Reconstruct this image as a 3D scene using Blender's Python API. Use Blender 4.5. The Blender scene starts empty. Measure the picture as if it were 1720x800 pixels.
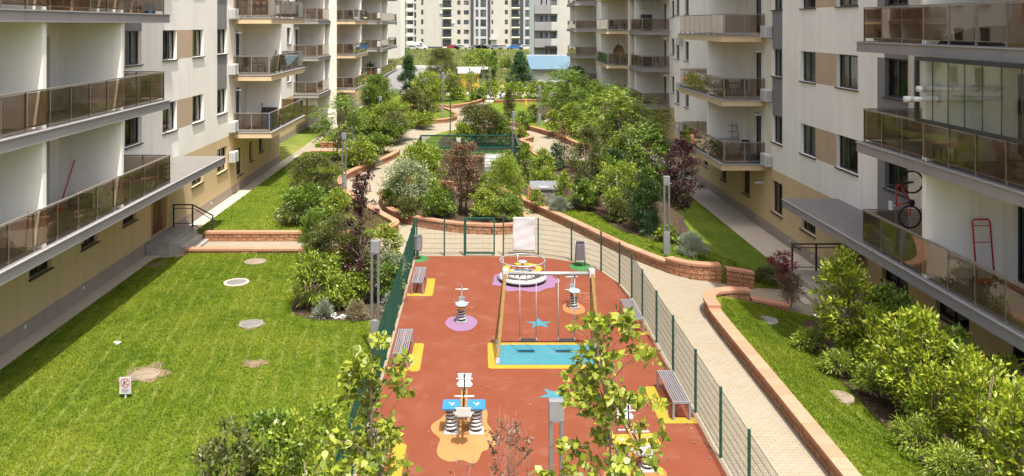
import bpy, math, random
import numpy as np
from mathutils import Vector
from mathutils.geometry import delaunay_2d_cdt
rnd = random.Random(7)
C = bpy.context.scene.collection
R = math.radians
CX, HY, F, H = 805.0, 42.0, 1400.0, 9.6        # photograph: vanishing point, focal length in px, eye height

def G(px, py, z=0.0):                            # pixel -> point of the plane z
    Y = (H - z) * F / (py - HY)
    return ((px - CX) * Y / F, Y, z)

# ------------------------------------------------------------------ materials
M = {}
def nt(name):
    m = bpy.data.materials.new(name); m.use_nodes = True
    n = m.node_tree; n.nodes.clear()
    out = n.nodes.new('ShaderNodeOutputMaterial')
    M[name] = m
    return m, n, out
def N(n, t, **kw):
    nd = n.nodes.new(t)
    for k, v in kw.items():
        if k in nd.inputs: nd.inputs[k].default_value = v
        else: setattr(nd, k, v)
    return nd
def c4(c): return (c[0], c[1], c[2], 1.0)
def mixc(n, fac, a, b, bt='MIX'):
    m = n.nodes.new('ShaderNodeMix'); m.data_type = 'RGBA'; m.blend_type = bt
    if hasattr(fac, 'links'): n.links.new(fac, m.inputs[0])
    else: m.inputs[0].default_value = fac
    for s, i in ((a, 6), (b, 7)):
        if hasattr(s, 'links'): n.links.new(s, m.inputs[i])
        else: m.inputs[i].default_value = c4(s)
    return m.outputs[2]
def ramp(n, fac, stops):
    r = n.nodes.new('ShaderNodeValToRGB')
    e = r.color_ramp.elements
    while len(e) < len(stops): e.new(.5)
    for i, (p, c) in enumerate(stops):
        e[i].position = p; e[i].color = c4(c) if len(c) == 3 else c
    n.links.new(fac, r.inputs[0])
    return r.outputs[0]
def noise(n, scale, detail=4, coord='Object', rough=.55, vec=None):
    t = N(n, 'ShaderNodeTexNoise', Scale=scale, Detail=detail, Roughness=rough)
    if vec is None:
        tc = n.nodes.new('ShaderNodeTexCoord'); vec = tc.outputs[coord]
    n.links.new(vec, t.inputs['Vector'])
    return t.outputs['Fac']
def obj_vec(n, scale=(1, 1, 1), rot=(0, 0, 0), coord='Object'):
    tc = n.nodes.new('ShaderNodeTexCoord'); mp = n.nodes.new('ShaderNodeMapping')
    mp.inputs['Scale'].default_value = scale; mp.inputs['Rotation'].default_value = rot
    n.links.new(tc.outputs[coord], mp.inputs['Vector'])
    return mp.outputs[0]
def principled(n, out, col, rough=.7, metal=0.0, bump=None, bstr=.3, bdist=.02, spec=.4):
    p = n.nodes.new('ShaderNodeBsdfPrincipled')
    if hasattr(col, 'links'): n.links.new(col, p.inputs['Base Color'])
    else: p.inputs['Base Color'].default_value = c4(col)
    p.inputs['Roughness'].default_value = rough; p.inputs['Metallic'].default_value = metal
    p.inputs['Specular IOR Level'].default_value = spec
    if bump is not None:
        b = n.nodes.new('ShaderNodeBump'); b.inputs['Strength'].default_value = bstr; b.inputs['Distance'].default_value = bdist
        n.links.new(bump, b.inputs['Height']); n.links.new(b.outputs[0], p.inputs['Normal'])
    n.links.new(p.outputs[0], out.inputs[0])
    return p
def plain(name, col, rough=.6, metal=0.0, var=.12, scale=6, bstr=.0, spec=.4):
    m, n, out = nt(name)
    f = noise(n, scale, 5)
    lo = tuple(c * (1 - var) for c in col); hi = tuple(min(1, c * (1 + var)) for c in col)
    c = mixc(n, ramp(n, f, [(.3, (0, 0, 0)), (.7, (1, 1, 1))]), lo, hi)
    principled(n, out, c, rough, metal, f if bstr else None, bstr, .01, spec)
    return m
def stucco(name, col):
    m, n, out = nt(name)
    f1 = noise(n, .5, 5); f2 = noise(n, 60, 2)
    v = obj_vec(n, (2.2, 2.2, .12)); f3 = noise(n, 1.0, 5, vec=v)
    c = mixc(n, ramp(n, f1, [(.3, (0, 0, 0)), (.75, (1, 1, 1))]), tuple(x * .9 for x in col), col)
    c = mixc(n, ramp(n, f3, [(.5, (0, 0, 0)), (.78, (.55, .55, .55))]), c, tuple(x * .74 for x in col))
    principled(n, out, c, .9, 0, f2, .12, .01, .2)
def leafmat(name, cols, trans=.32, rough=.42):
    m, n, out = nt(name)
    g = n.nodes.new('ShaderNodeNewGeometry')
    k = len(cols)
    c = ramp(n, g.outputs['Random Per Island'], [(i / max(1, k - 1), cols[i]) for i in range(k)])
    p = N(n, 'ShaderNodeBsdfPrincipled', Roughness=rough); p.inputs['Specular IOR Level'].default_value = .5
    n.links.new(c, p.inputs['Base Color'])
    t = n.nodes.new('ShaderNodeBsdfTranslucent')
    c2 = mixc(n, .5, c, (.55, .7, .05), 'MULTIPLY'); c2 = mixc(n, .6, c, c2)
    n.links.new(c, t.inputs[0])
    mx = n.nodes.new('ShaderNodeMixShader'); mx.inputs[0].default_value = trans
    n.links.new(p.outputs[0], mx.inputs[1]); n.links.new(t.outputs[0], mx.inputs[2]); n.links.new(mx.outputs[0], out.inputs[0])

stucco('white_render', (.86, .825, .735)); stucco('beige_render', (.62, .47, .265)); stucco('tan_panel', (.50, .375, .25))
stucco('plinth_render', (.36, .295, .24)); stucco('grey_panel', (.235, .225, .225)); stucco('slab_grey', (.30, .28, .27))
stucco('slab_beige', (.60, .46, .28)); stucco('cream_render', (.74, .69, .58)); stucco('tower_white', (.43, .405, .36)); stucco('pale_concrete', (.47, .41, .315))
stucco('brown_render', (.42, .34, .27)); stucco('dark_cladding', (.06, .065, .075)); stucco('mid_grey', (.42, .42, .42))
plain('coping_metal', (.32, .315, .31), .45, .0, .06)
plain('tile_floor', (.185, .172, .155), .6, 0, .12, 3)
plain('dark_frame', (.028, .03, .034), .4, 0, .2)
plain('rail_metal', (.27, .235, .20), .45, .35, .15)
plain('rail_dark', (.07, .06, .055), .45, .3, .15)
plain('steel', (.235, .235, .245), .4, .25, .1)
plain('galvanised', (.36, .365, .37), .4, .4, .12, 30)
plain('lamp_grey', (.20, .205, .215), .4, .5, .1)
plain('lamp_head_grey', (.25, .255, .265), .45, .4, .1)
plain('white_plastic', (.58, .58, .55), .5, 0, .05)
plain('white_paint', (.46, .455, .435), .5, 0, .05)
plain('grey_plastic', (.30, .30, .30), .6)
plain('black', (.02, .02, .021), .5)
plain('fence_green', (.010, .065, .042), .45, 0, .2)
plain('fence_wire', (.075, .10, .085), .5, .3, .2)
plain('wood_door', (.33, .165, .06), .5, 0, .25, 9)
plain('dark_door', (.12, .055, .025), .5, 0, .25, 9)
plain('wood_pole', (.24, .145, .045), .6, 0, .2, 12)
plain('red_paint', (.5, .03, .025), .4); plain('blue_paint', (.03, .22, .62), .4, 0, .1); plain('sky_panel', (.03, .17, .40), .35, 0, .05)
plain('yellow_paint', (.42, .255, .022), .4, 0, .06); plain('cardboard', (.36, .23, .12), .8, 0, .2)
plain('blue_crate', (.03, .12, .36), .5); plain('cloth_beige', (.50, .43, .36), .9); plain('dark_cloth', (.05, .045, .045), .9)
plain('cloth_blue', (.015, .05, .34), .85); plain('cloth_navy', (.02, .025, .05), .85); plain('skin', (.45, .27, .19), .6)
plain('hair', (.02, .015, .012), .6); plain('cloth_red', (.5, .04, .03), .85)
plain('bark', (.17, .125, .09), .9, 0, .35, 14, .4); plain('pale_bark', (.34, .29, .24), .9, 0, .3, 14, .4)
plain('tarp', (.50, .50, .50), .6, 0, .06, 2); plain('orange_board', (.62, .30, .04), .7); plain('rubber_black', (.018, .018, .018), .75)
plain('concrete', (.30, .28, .24), .9, 0, .2, 3, .2); plain('stone_grey', (.155, .145, .13), .9, 0, .2, 5, .3)
plain('car_white', (.5, .5, .5), .25, 0, .02); plain('car_grey', (.2, .2, .21), .3, .3, .05); plain('car_blue', (.03, .14, .4), .3, .2, .05)
plain('car_red', (.3, .02, .05), .3, .2, .05); plain('car_dark', (.03, .03, .035), .3, .2, .05); plain('car_silver', (.45, .45, .46), .3, .5, .05)
plain('tree_label', (.1, .1, .1))
plain('curtain', (.62, .60, .55), .9, 0, .1, 3)

def rubber(name, col):
    m, n, out = nt(name)
    f = noise(n, 260, 2); g = noise(n, .9, 5); h = noise(n, 7, 5)
    c = mixc(n, ramp(n, f, [(.25, (0, 0, 0)), (.75, (1, 1, 1))]), tuple(x * .84 for x in col), tuple(min(1, x * 1.12) for x in col))
    c = mixc(n, ramp(n, g, [(.45, (0, 0, 0)), (.8, (.35, .35, .35))]), c, tuple(min(1, x * 1.15 + .03) for x in col))
    c = mixc(n, ramp(n, h, [(.62, (0, 0, 0)), (.8, (.25, .25, .25))]), c, tuple(x * .72 for x in col))
    u = noise(n, 1.7, 6); c = mixc(n, ramp(n, u, [(.56, (0, 0, 0)), (.70, (.13, .13, .13))]), c, (.30, .19, .14))
    principled(n, out, c, .9, 0, f, .15, .005, .2)
rubber('rubber_red', (.158, .0425, .0195)); rubber('rubber_yellow', (.34, .215, .022)); rubber('rubber_blue', (.042, .17, .205))
rubber('rubber_purple', (.20, .115, .20)); rubber('rubber_orange', (.33, .13, .045)); rubber('rubber_green', (.035, .135, .04))
rubber('rubber_peach', (.35, .17, .06)); rubber('chalk', (.30, .14, .085))

def lawn_colour(n, stripes, vec=None):
    def nz(sc, d, v=None): return noise(n, sc, d, vec=v)
    f1 = nz(.45, 4); f2 = nz(3.2, 5)
    v = obj_vec(n, (14, 1.6, 1), (0, 0, R(-22))); f4 = nz(1.4, 4, v)
    c = mixc(n, ramp(n, f2, [(.3, (0, 0, 0)), (.72, (1, 1, 1))]), (.068, .115, .008), (.145, .20, .014))
    c = mixc(n, ramp(n, f1, [(.4, (0, 0, 0)), (.75, (.75, .75, .75))]), c, (.205, .225, .024))
    c = mixc(n, ramp(n, f4, [(.45, (0, 0, 0)), (.75, (.55, .55, .55))]), c, (.055, .10, .008))
    if stripes:
        v2 = obj_vec(n, (1, 1, 1), (0, 0, R(-8)))
        w = N(n, 'ShaderNodeTexWave', Scale=.62, Distortion=2.2, Detail=4.0); w.bands_direction = 'X'
        w.inputs['Detail Scale'].default_value = .6
        n.links.new(v2, w.inputs['Vector'])
        k = n.nodes.new('ShaderNodeMath'); k.operation = 'MULTIPLY'
        n.links.new(ramp(n, w.outputs['Fac'], [(.78, (0, 0, 0)), (.99, (.34, .34, .34))]), k.inputs[0])
        n.links.new(ramp(n, nz(.8, 3), [(.36, (0, 0, 0)), (.66, (1, 1, 1))]), k.inputs[1])
        c = mixc(n, k.outputs[0], c, (.30, .31, .09))
    return c
def lawn(name, stripes=True):
    m, n, out = nt(name)
    f3 = noise(n, 60, 3)
    c = lawn_colour(n, stripes)
    c = mixc(n, ramp(n, f3, [(.3, (0, 0, 0)), (.8, (1, 1, 1))]), mixc(n, .35, c, (.02, .04, .005)), c)
    principled(n, out, c, .95, 0, f3, .5, .04, .15)
def grass_mat():
    m, n, out = nt('grass_blade')
    c = lawn_colour(n, True)
    g = n.nodes.new('ShaderNodeNewGeometry')
    k = ramp(n, g.outputs['Random Per Island'], [(0, (.76, .8, .7)), (.6, (1.05, 1.05, 1)), (1, (1.38, 1.26, 1.2))])
    c = mixc(n, 1.0, c, k, 'MULTIPLY')
    d = n.nodes.new('ShaderNodeBsdfDiffuse'); t = n.nodes.new('ShaderNodeBsdfTranslucent'); mx = n.nodes.new('ShaderNodeMixShader'); mx.inputs[0].default_value = .4
    n.links.new(c, d.inputs[0]); n.links.new(c, t.inputs[0]); n.links.new(d.outputs[0], mx.inputs[1]); n.links.new(t.outputs[0], mx.inputs[2]); n.links.new(mx.outputs[0], out.inputs[0])
grass_mat()
lawn('lawn'); lawn('lawn_plain', False)
def field():
    m, n, out = nt('field_grass')
    f1 = noise(n, .06, 6); f2 = noise(n, .9, 6)
    c = mixc(n, ramp(n, f1, [(.35, (0, 0, 0)), (.65, (1, 1, 1))]), (.10, .15, .02), (.25, .24, .06))
    c = mixc(n, ramp(n, f2, [(.35, (0, 0, 0)), (.7, (1, 1, 1))]), mixc(n, .45, c, (.05, .08, .015)), c)
    principled(n, out, c, .95, 0, f2, .6, .3, .1)
field()
def mulch():
    m, n, out = nt('mulch')
    f = noise(n, 18, 6); f2 = noise(n, 70, 4)
    c = ramp(n, f, [(.3, (.022, .015, .009)), (.5, (.065, .045, .028)), (.75, (.17, .125, .08))])
    principled(n, out, c, .95, 0, f2, .8, .04, .1)
mulch()
def paver():
    m, n, out = nt('paver')
    b = N(n, 'ShaderNodeTexBrick', Scale=1.0)
    b.inputs['Color1'].default_value = (.29, .25, .18, 1); b.inputs['Color2'].default_value = (.255, .215, .152, 1)
    b.inputs['Mortar'].default_value = (.185, .152, .105, 1)
    b.inputs['Mortar Size'].default_value = .009; b.inputs['Brick Width'].default_value = .24; b.inputs['Row Height'].default_value = .12
    n.links.new(obj_vec(n), b.inputs['Vector'])
    f = noise(n, .7, 6); f2 = noise(n, 30, 3)
    c = mixc(n, ramp(n, f, [(.4, (0, 0, 0)), (.75, (.6, .6, .6))]), b.outputs[0], (.275, .245, .188))
    c = mixc(n, ramp(n, f2, [(.5, (0, 0, 0)), (.8, (.3, .3, .3))]), c, (.17, .135, .085))
    principled(n, out, c, .9, 0, f2, .15, .01, .2)
paver()
def block():
    for nm, dark in (('block_face', 1), ('block_cap', 0)):
        m, n, out = nt(nm)
        b = N(n, 'ShaderNodeTexBrick', Scale=1.0)
        b.inputs['Mortar Size'].default_value = .012 if dark else .008
        b.inputs['Mortar'].default_value = (.10, .045, .025, 1) if dark else (.26, .12, .06, 1)
        b.inputs['Color1'].default_value = (.33, .155, .085, 1) if dark else (.385, .195, .122, 1)
        b.inputs['Color2'].default_value = (.40, .23, .125, 1) if dark else (.43, .24, .157, 1)
        b.inputs['Brick Width'].default_value = .42 if dark else .5; b.inputs['Row Height'].default_value = .17 if dark else 5.0
        b.inputs['Bias'].default_value = -.15
        n.links.new(obj_vec(n, coord='UV'), b.inputs['Vector'])
        f = noise(n, 9, 6); f2 = noise(n, 30, 4)
        c = mixc(n, ramp(n, f, [(.42, (0, 0, 0)), (.72, (.75 if dark else .4,) * 3)]), b.outputs[0], (.16, .062, .032) if dark else (.33, .145, .08))
        c = mixc(n, ramp(n, f2, [(.5, (0, 0, 0)), (.75, (.5 if dark else .25,) * 3)]), c, (.44, .26, .14))
        s = n.nodes.new('ShaderNodeMath'); s.operation = 'SUBTRACT'
        n.links.new(f, s.inputs[0]); n.links.new(b.outputs['Fac'], s.inputs[1])
        principled(n, out, c, .92, 0, s.outputs[0], 1.0 if dark else .25, .06 if dark else .015, .15)
block()
def glass(name, tint, gloss=1.0, ior=1.6, film=0):
    m, n, out = nt(name)
    t = n.nodes.new('ShaderNodeBsdfTransparent'); t.inputs[0].default_value = c4(tint)
    g = N(n, 'ShaderNodeBsdfGlossy', Roughness=.015); g.inputs[0].default_value = (gloss, gloss, gloss, 1)
    lw = N(n, 'ShaderNodeLayerWeight', Blend=.5)
    pw = n.nodes.new('ShaderNodeMath'); pw.operation = 'POWER'; pw.inputs[1].default_value = 5.0; n.links.new(lw.outputs['Facing'], pw.inputs[0])
    f0 = ((ior - 1) / (ior + 1)) ** 2
    fr = n.nodes.new('ShaderNodeMath'); fr.operation = 'MULTIPLY_ADD'; fr.inputs[1].default_value = 1 - f0; fr.inputs[2].default_value = f0; n.links.new(pw.outputs[0], fr.inputs[0])
    mx = n.nodes.new('ShaderNodeMixShader')
    n.links.new(fr.outputs[0], mx.inputs[0]); n.links.new(t.outputs[0], mx.inputs[1]); n.links.new(g.outputs[0], mx.inputs[2])
    if film:
        d = n.nodes.new('ShaderNodeBsdfDiffuse'); d.inputs[0].default_value = (.30, .225, .15, 1)
        m2 = n.nodes.new('ShaderNodeMixShader'); m2.inputs[0].default_value = film
        n.links.new(mx.outputs[0], m2.inputs[1]); n.links.new(d.outputs[0], m2.inputs[2]); n.links.new(m2.outputs[0], out.inputs[0])
    else: n.links.new(mx.outputs[0], out.inputs[0])
glass('tinted_glass', (.66, .59, .52), 1.0, 1.6, .04); glass('window_glass', (.50, .52, .52)); glass('clear_glass', (.93, .945, .93), 1.0, 1.45)
def dark_glass():
    m, n, out = nt('dark_glass')
    f = noise(n, .25, 3)
    c = ramp(n, f, [(.35, (.02, .028, .035)), (.5, (.06, .075, .085)), (.65, (.16, .17, .16))])
    principled(n, out, c, .06, 0, None, spec=.8)
dark_glass()
def blue_roof():
    m, n, out = nt('blue_roof')
    w = N(n, 'ShaderNodeTexWave', Scale=1.6); w.bands_direction = 'X'
    n.links.new(obj_vec(n), w.inputs['Vector'])
    c = mixc(n, w.outputs['Fac'], (.085, .155, .205), (.125, .20, .245))
    principled(n, out, c, .45, .1, w.outputs['Fac'], .5, .05)
blue_roof()
def plaid():
    m, n, out = nt('plaid_cloth')
    cs = []
    for ax in ('X', 'Z'):
        w = N(n, 'ShaderNodeTexWave', Scale=.9); w.bands_direction = ax
        n.links.new(obj_vec(n), w.inputs['Vector'])
        cs.append(ramp(n, w.outputs['Fac'], [(.45, (0, 0, 0)), (.6, (1, 1, 1))]))
    c = mixc(n, cs[0], (.5, .40, .30), (.12, .06, .05)); c = mixc(n, cs[1], c, (.13, .07, .06))
    principled(n, out, c, .9)
plaid()

leafmat('leaf_bright', [(.11, .18, .011), (.19, .27, .02), (.35, .40, .05), (.065, .12, .009)])
leafmat('leaf_mid', [(.07, .135, .013), (.13, .21, .02), (.20, .28, .035), (.045, .09, .01)])
leafmat('leaf_dark', [(.022, .05, .012), (.04, .08, .015), (.06, .105, .02)])
leafmat('leaf_olive', [(.065, .095, .016), (.11, .14, .026), (.18, .19, .045), (.05, .07, .013), (.15, .11, .04)])
leafmat('leaf_silver', [(.14, .19, .08), (.24, .29, .14), (.34, .38, .22), (.09, .14, .045)])
leafmat('leaf_purple', [(.035, .012, .013), (.058, .019, .020), (.085, .032, .030), (.022, .010, .011)], .25)
leafmat('leaf_bronze', [(.13, .065, .035), (.19, .10, .06), (.09, .05, .03), (.24, .15, .08), (.10, .09, .03)], .25)
leafmat('leaf_bluegreen', [(.03, .085, .03), (.06, .13, .045), (.12, .20, .09)])
leafmat('leaf_lavender', [(.21, .25, .17), (.30, .33, .25), (.15, .19, .11)])
leafmat('leaf_dry', [(.25, .20, .11), (.18, .15, .07), (.32, .27, .17), (.12, .13, .05)])
leafmat('leaf_lime', [(.15, .21, .014), (.25, .31, .025), (.40, .42, .06), (.09, .15, .012), (.33, .36, .035)], .4)
leafmat('bract', [(.62, .60, .30), (.5, .52, .2)], .4)
leafmat('red_bud', [(.30, .03, .03), (.18, .05, .03), (.10, .06, .03)], .2)
leafmat('leaf_red', [(.20, .02, .03), (.30, .05, .05), (.12, .02, .025)], .3)

# ------------------------------------------------------------------ mesh building
def link(name, me, parent=None):
    o = bpy.data.objects.new(name, me); C.objects.link(o)
    if parent is not None: o.parent = parent
    return o
def tag(o, label=None, cat=None, group=None, kind=None):
    if label: o['label'] = label
    if cat: o['category'] = cat
    if group: o['group'] = group
    if kind: o['kind'] = kind
    return o
def thing(name, label, cat, loc=(0, 0, 0), rz=0.0, group=None):
    o = bpy.data.objects.new(name, None); C.objects.link(o)
    o.empty_display_size = .2
    o.location = loc; o.rotation_euler.z = rz
    return tag(o, label, cat, group)
def kids(o): return [c for c in bpy.data.objects if c.parent == o]
def dup(o, loc=None, rz=None, label=None, group=None):
    def cp(a, p):
        b = a.copy(); C.objects.link(b)
        if p is not None: b.parent = p
        for ch in list(a.children): cp(ch, b)
        return b
    r = cp(o, None)
    if loc is not None: r.location = loc
    if rz is not None: r.rotation_euler.z = rz
    if label: r['label'] = label
    if group: r['group'] = group
    return r

class MB:
    def __init__(s): s.v, s.f, s.m, s.uv, s.mi, s.sm = [], [], [], None, 0, []
    def add(s, vs, fs, smooth=False):
        b = len(s.v); s.v.extend(tuple(v) for v in vs)
        for f in fs: s.f.append([b + i for i in f]); s.m.append(s.mi); s.sm.append(smooth)
        return s
    def box(s, x0, x1, y0, y1, z0, z1):
        s.add([(x0, y0, z0), (x1, y0, z0), (x1, y1, z0), (x0, y1, z0), (x0, y0, z1), (x1, y0, z1), (x1, y1, z1), (x0, y1, z1)],
              [(0, 3, 2, 1), (4, 5, 6, 7), (0, 1, 5, 4), (1, 2, 6, 5), (2, 3, 7, 6), (3, 0, 4, 7)]); return s
    def cbox(s, x, y, z, sx, sy, sz): return s.box(x - sx / 2, x + sx / 2, y - sy / 2, y + sy / 2, z, z + sz)
    def bar(s, p, q, w, h=None, up=(0, 0, 1)):
        h = w if h is None else h
        p, q = Vector(p), Vector(q); d = (q - p).normalized(); up = Vector(up)
        if abs(d.dot(up)) > .98: up = Vector((0, 1, 0))
        a = d.cross(up).normalized() * w / 2; b = a.cross(d).normalized() * h / 2
        s.add([p - a - b, p + a - b, p + a + b, p - a + b, q - a - b, q + a - b, q + a + b, q - a + b],
              [(0, 1, 2, 3), (7, 6, 5, 4), (0, 4, 5, 1), (1, 5, 6, 2), (2, 6, 7, 3), (3, 7, 4, 0)]); return s
    def tube(s, pts, r, n=8, cap=True, smooth=True):
        pts = [Vector(p) for p in pts]; k = len(pts)
        rs = r if isinstance(r, (list, tuple)) else [r] * k
        vs, fs = [], []
        prev = None
        for i, p in enumerate(pts):
            d = (pts[min(i + 1, k - 1)] - pts[max(i - 1, 0)]).normalized()
            if prev is None:
                a = d.orthogonal().normalized()
            else:
                a = (prev - d * prev.dot(d))
                a = a.normalized() if a.length > 1e-6 else d.orthogonal().normalized()
            prev = a; b = d.cross(a)
            for j in range(n):
                t = 2 * math.pi * j / n
                vs.append(p + (a * math.cos(t) + b * math.sin(t)) * rs[i])
        for i in range(k - 1):
            for j in range(n):
                j2 = (j + 1) % n
                fs.append((i * n + j, i * n + j2, (i + 1) * n + j2, (i + 1) * n + j))
        if cap: fs += [tuple(range(n))[::-1], tuple(range((k - 1) * n, k * n))]
        return s.add(vs, fs, smooth)
    def lathe(s, prof, n=24, c=(0, 0, 0), a0=0.0, a1=2 * math.pi, smooth=False):
        full = abs(a1 - a0 - 2 * math.pi) < 1e-6
        k = len(prof); m = n if full else n + 1
        vs = [(c[0] + r * math.cos(a0 + (a1 - a0) * j / n), c[1] + r * math.sin(a0 + (a1 - a0) * j / n), c[2] + z) for j in range(m) for r, z in prof]
        fs = []
        for j in range(n):
            j2 = (j + 1) % m
            for i in range(k - 1): fs.append((j * k + i, j2 * k + i, j2 * k + i + 1, j * k + i + 1))
        return s.add(vs, fs, smooth)
    def prism(s, poly, z0, z1):
        n = len(poly)
        vs = [(x, y, z0) for x, y in poly] + [(x, y, z1) for x, y in poly]
        return s.add(vs, [tuple(range(n))[::-1], tuple(range(n, 2 * n))] + [(i, (i + 1) % n, n + (i + 1) % n, n + i) for i in range(n)])
    def prism_x(s, poly, x0, x1):               # poly in (y, z)
        n = len(poly)
        vs = [(x0, y, z) for y, z in poly] + [(x1, y, z) for y, z in poly]
        return s.add(vs, [tuple(range(n)), tuple(range(n, 2 * n))[::-1]] + [(i, n + i, n + (i + 1) % n, (i + 1) % n) for i in range(n)])
    def prism_y(s, poly, y0, y1):               # poly in (x, z)
        n = len(poly)
        vs = [(x, y0, z) for x, z in poly] + [(x, y1, z) for x, z in poly]
        return s.add(vs, [tuple(range(n)), tuple(range(n, 2 * n))[::-1]] + [(i, n + i, n + (i + 1) % n, (i + 1) % n) for i in range(n)])
    def helix(s, c, r, h, turns, tr, n=6):
        k = int(turns * 14)
        return s.tube([(c[0] + r * math.cos(2 * math.pi * turns * i / k), c[1] + r * math.sin(2 * math.pi * turns * i / k), c[2] + h * i / k) for i in range(k + 1)], tr, n)
    def build(s, name, mats, parent=None, bevel=0.0):
        me = bpy.data.meshes.new(name)
        me.from_pydata(s.v, [], s.f)
        if not isinstance(mats, (list, tuple)): mats = [mats]
        for m in mats: me.materials.append(M[m])
        if len(mats) > 1: me.polygons.foreach_set('material_index', s.m)
        me.polygons.foreach_set('use_smooth', s.sm)
        if s.uv:
            l = me.uv_layers.new(name='UVMap')
            for i, p in enumerate(me.polygons):
                for j, li in enumerate(p.loop_indices): l.data[li].uv = s.uv[i][j]
        o = link(name, me, parent)
        if bevel:
            b = o.modifiers.new('bevel', 'BEVEL'); b.width = bevel; b.segments = 2; b.limit_method = 'ANGLE'
        return o

def np_mesh(name, V, Fc, mat, nper):
    me = bpy.data.meshes.new(name)
    nf = len(Fc) // nper if Fc.ndim == 1 else Fc.shape[0]
    Fl = Fc.reshape(-1)
    me.vertices.add(len(V)); me.vertices.foreach_set('co', V.astype(np.float32).reshape(-1))
    me.loops.add(len(Fl)); me.loops.foreach_set('vertex_index', Fl.astype(np.int32))
    me.polygons.add(nf); me.polygons.foreach_set('loop_start', np.arange(0, nf * nper, nper, dtype=np.int32))
    me.materials.append(M[mat]); me.update(calc_edges=True); me.validate()
    return me

def catmull(pts, sub=6, closed=False):
    P = [Vector((p[0], p[1], 0)) for p in pts]; n = len(P); out = []
    for i in range(n if closed else n - 1):
        p0 = P[(i - 1) % n] if closed or i > 0 else P[0] * 2 - P[1]
        p1, p2 = P[i], P[(i + 1) % n]
        p3 = P[(i + 2) % n] if closed or i + 2 < n else P[-1] * 2 - P[-2]
        for k in range(sub):
            t = k / sub
            q = .5 * ((2 * p1) + (p2 - p0) * t + (2 * p0 - 5 * p1 + 4 * p2 - p3) * t * t + (3 * p1 - p0 - 3 * p2 + p3) * t ** 3)
            out.append((q.x, q.y))
    if not closed: out.append((P[-1].x, P[-1].y))
    return out

def sheet(name, poly, zf, mat, step=1.2, kind='structure', skirt=0.0):
    """a ground sheet with the outline poly, at the height zf(x, y)"""
    if not callable(zf): zc = zf; zf = lambda x, y: zc
    vs = [Vector((p[0], p[1])) for p in poly]; n = len(vs)
    xs = [p[0] for p in poly]; ys = [p[1] for p in poly]
    pts = list(vs)
    if step:
        x = min(xs) + step / 2
        while x < max(xs):
            y = min(ys) + step / 2
            while y < max(ys):
                if inside(x, y, poly): pts.append(Vector((x + .01 * math.sin(y * 7), y)))
                y += step
            x += step
    r = delaunay_2d_cdt(pts, [(i, (i + 1) % n) for i in range(n)], [], 1, 1e-4)
    b = MB(); b.add([(v.x, v.y, zf(v.x, v.y)) for v in r[0]], [tuple(f) for f in r[2]])
    if skirt:
        vv = [(x, y, zf(x, y)) for x, y in poly] + [(x, y, zf(x, y) - skirt) for x, y in poly]
        b.add(vv, [(i, (i + 1) % n, n + (i + 1) % n, n + i) for i in range(n)])
    o = b.build(name, mat)
    if kind: o['kind'] = kind
    return o
def inside(x, y, poly):
    c = False; n = len(poly); j = n - 1
    for i in range(n):
        xi, yi = poly[i][0], poly[i][1]; xj, yj = poly[j][0], poly[j][1]
        if (yi > y) != (yj > y) and x < (xj - xi) * (y - yi) / (yj - yi) + xi: c = not c
        j = i
    return c
def blob(cx, cy, rx, ry, n=40, wob=.12, seed=0, lobes=5):
    r = random.Random(seed); ph = [r.random() * 6.28 for _ in range(3)]
    out = []
    for i in range(n):
        t = 2 * math.pi * i / n
        k = 1 + wob * (math.sin(lobes * t + ph[0]) + .6 * math.sin((lobes - 2) * t + ph[1]) + .4 * math.sin((lobes + 3) * t + ph[2]))
        out.append((cx + rx * k * math.cos(t), cy + ry * k * math.sin(t)))
    return out

plain('sky_light', (.25, .38, .43), .4, 0, .04)
plain('manhole_tan', (.21, .165, .115), .9, 0, .25, 5, .3)
plain('twig_bark', (.20, .12, .085), .9, 0, .3, 14)
plain('dry_soil', (.17, .125, .07), .95, 0, .35, 12, .4); plain('dull_rim', (.20, .18, .145), .9, 0, .2, 6)
leafmat('leaf_hedge', [(.13, .21, .01), (.22, .31, .016), (.34, .41, .03), (.42, .43, .045), (.07, .13, .009)], .32, .38)
# ------------------------------------------------------------------ ground
def zr(x, y):                                     # the eastern gardens fall towards the lower right hand building
    t = min(1.0, max(0.0, (x - 8.2) / 4.7))
    return .36 - 1.08 * t
def terrain():
    def z(x, y):
        t = min(1, max(0, (x - 7.0) / 5.0)); a = -.07 - .82 * t
        u = min(1, max(0, (y - 128) / 120.0)); f = 2.3 * u * u * (3 - 2 * u)
        w = min(1, max(0, (y - 112) / 14))
        return a * (1 - w) + (-.07) * w + f
    xs = [-2500, -900, -400, -200, -120, -80, -50, -30, -20, -10, 0, 5] + [7 + .5 * i for i in range(13)] + [20, 30, 50, 80, 120, 200, 400, 900, 2500]
    ys = [-300, -60, -10, 0, 20, 40, 60, 80, 100] + [110 + 4 * i for i in range(36)] + [270, 300, 400, 700, 1500, 4000]
    b = MB(); nx = len(xs)
    b.add([(x, y, z(x, y)) for y in ys for x in xs],
          [(j * nx + i, j * nx + i + 1, (j + 1) * nx + i + 1, (j + 1) * nx + i) for j in range(len(ys) - 1) for i in range(nx - 1)], True)
    o = b.build('ground', 'field_grass'); o['kind'] = 'structure'
    return z
tz = terrain()
sheet('paved_courtyard', [(-13.88, 2), (6.95, 2), (7.9, 10), (7.9, 30), (8.2, 57), (8.2, 64), (7, 118), (-13.88, 118)], 0.0, 'paver', 0)
zp = lambda x, y: -min(1, max(0, (x - 8.2) / 4.7)) * .74 + .004
sheet('entrance_path', [(7.6, 28.6), (14.35, 28.6), (14.35, 31.6), (7.6, 31.6)], zp, 'paver', .8)
sheet('entrance_path', [(7.6, 56.6), (14.35, 56.6), (14.35, 64.2), (7.6, 64.2)], zp, 'paver', .8)
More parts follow.
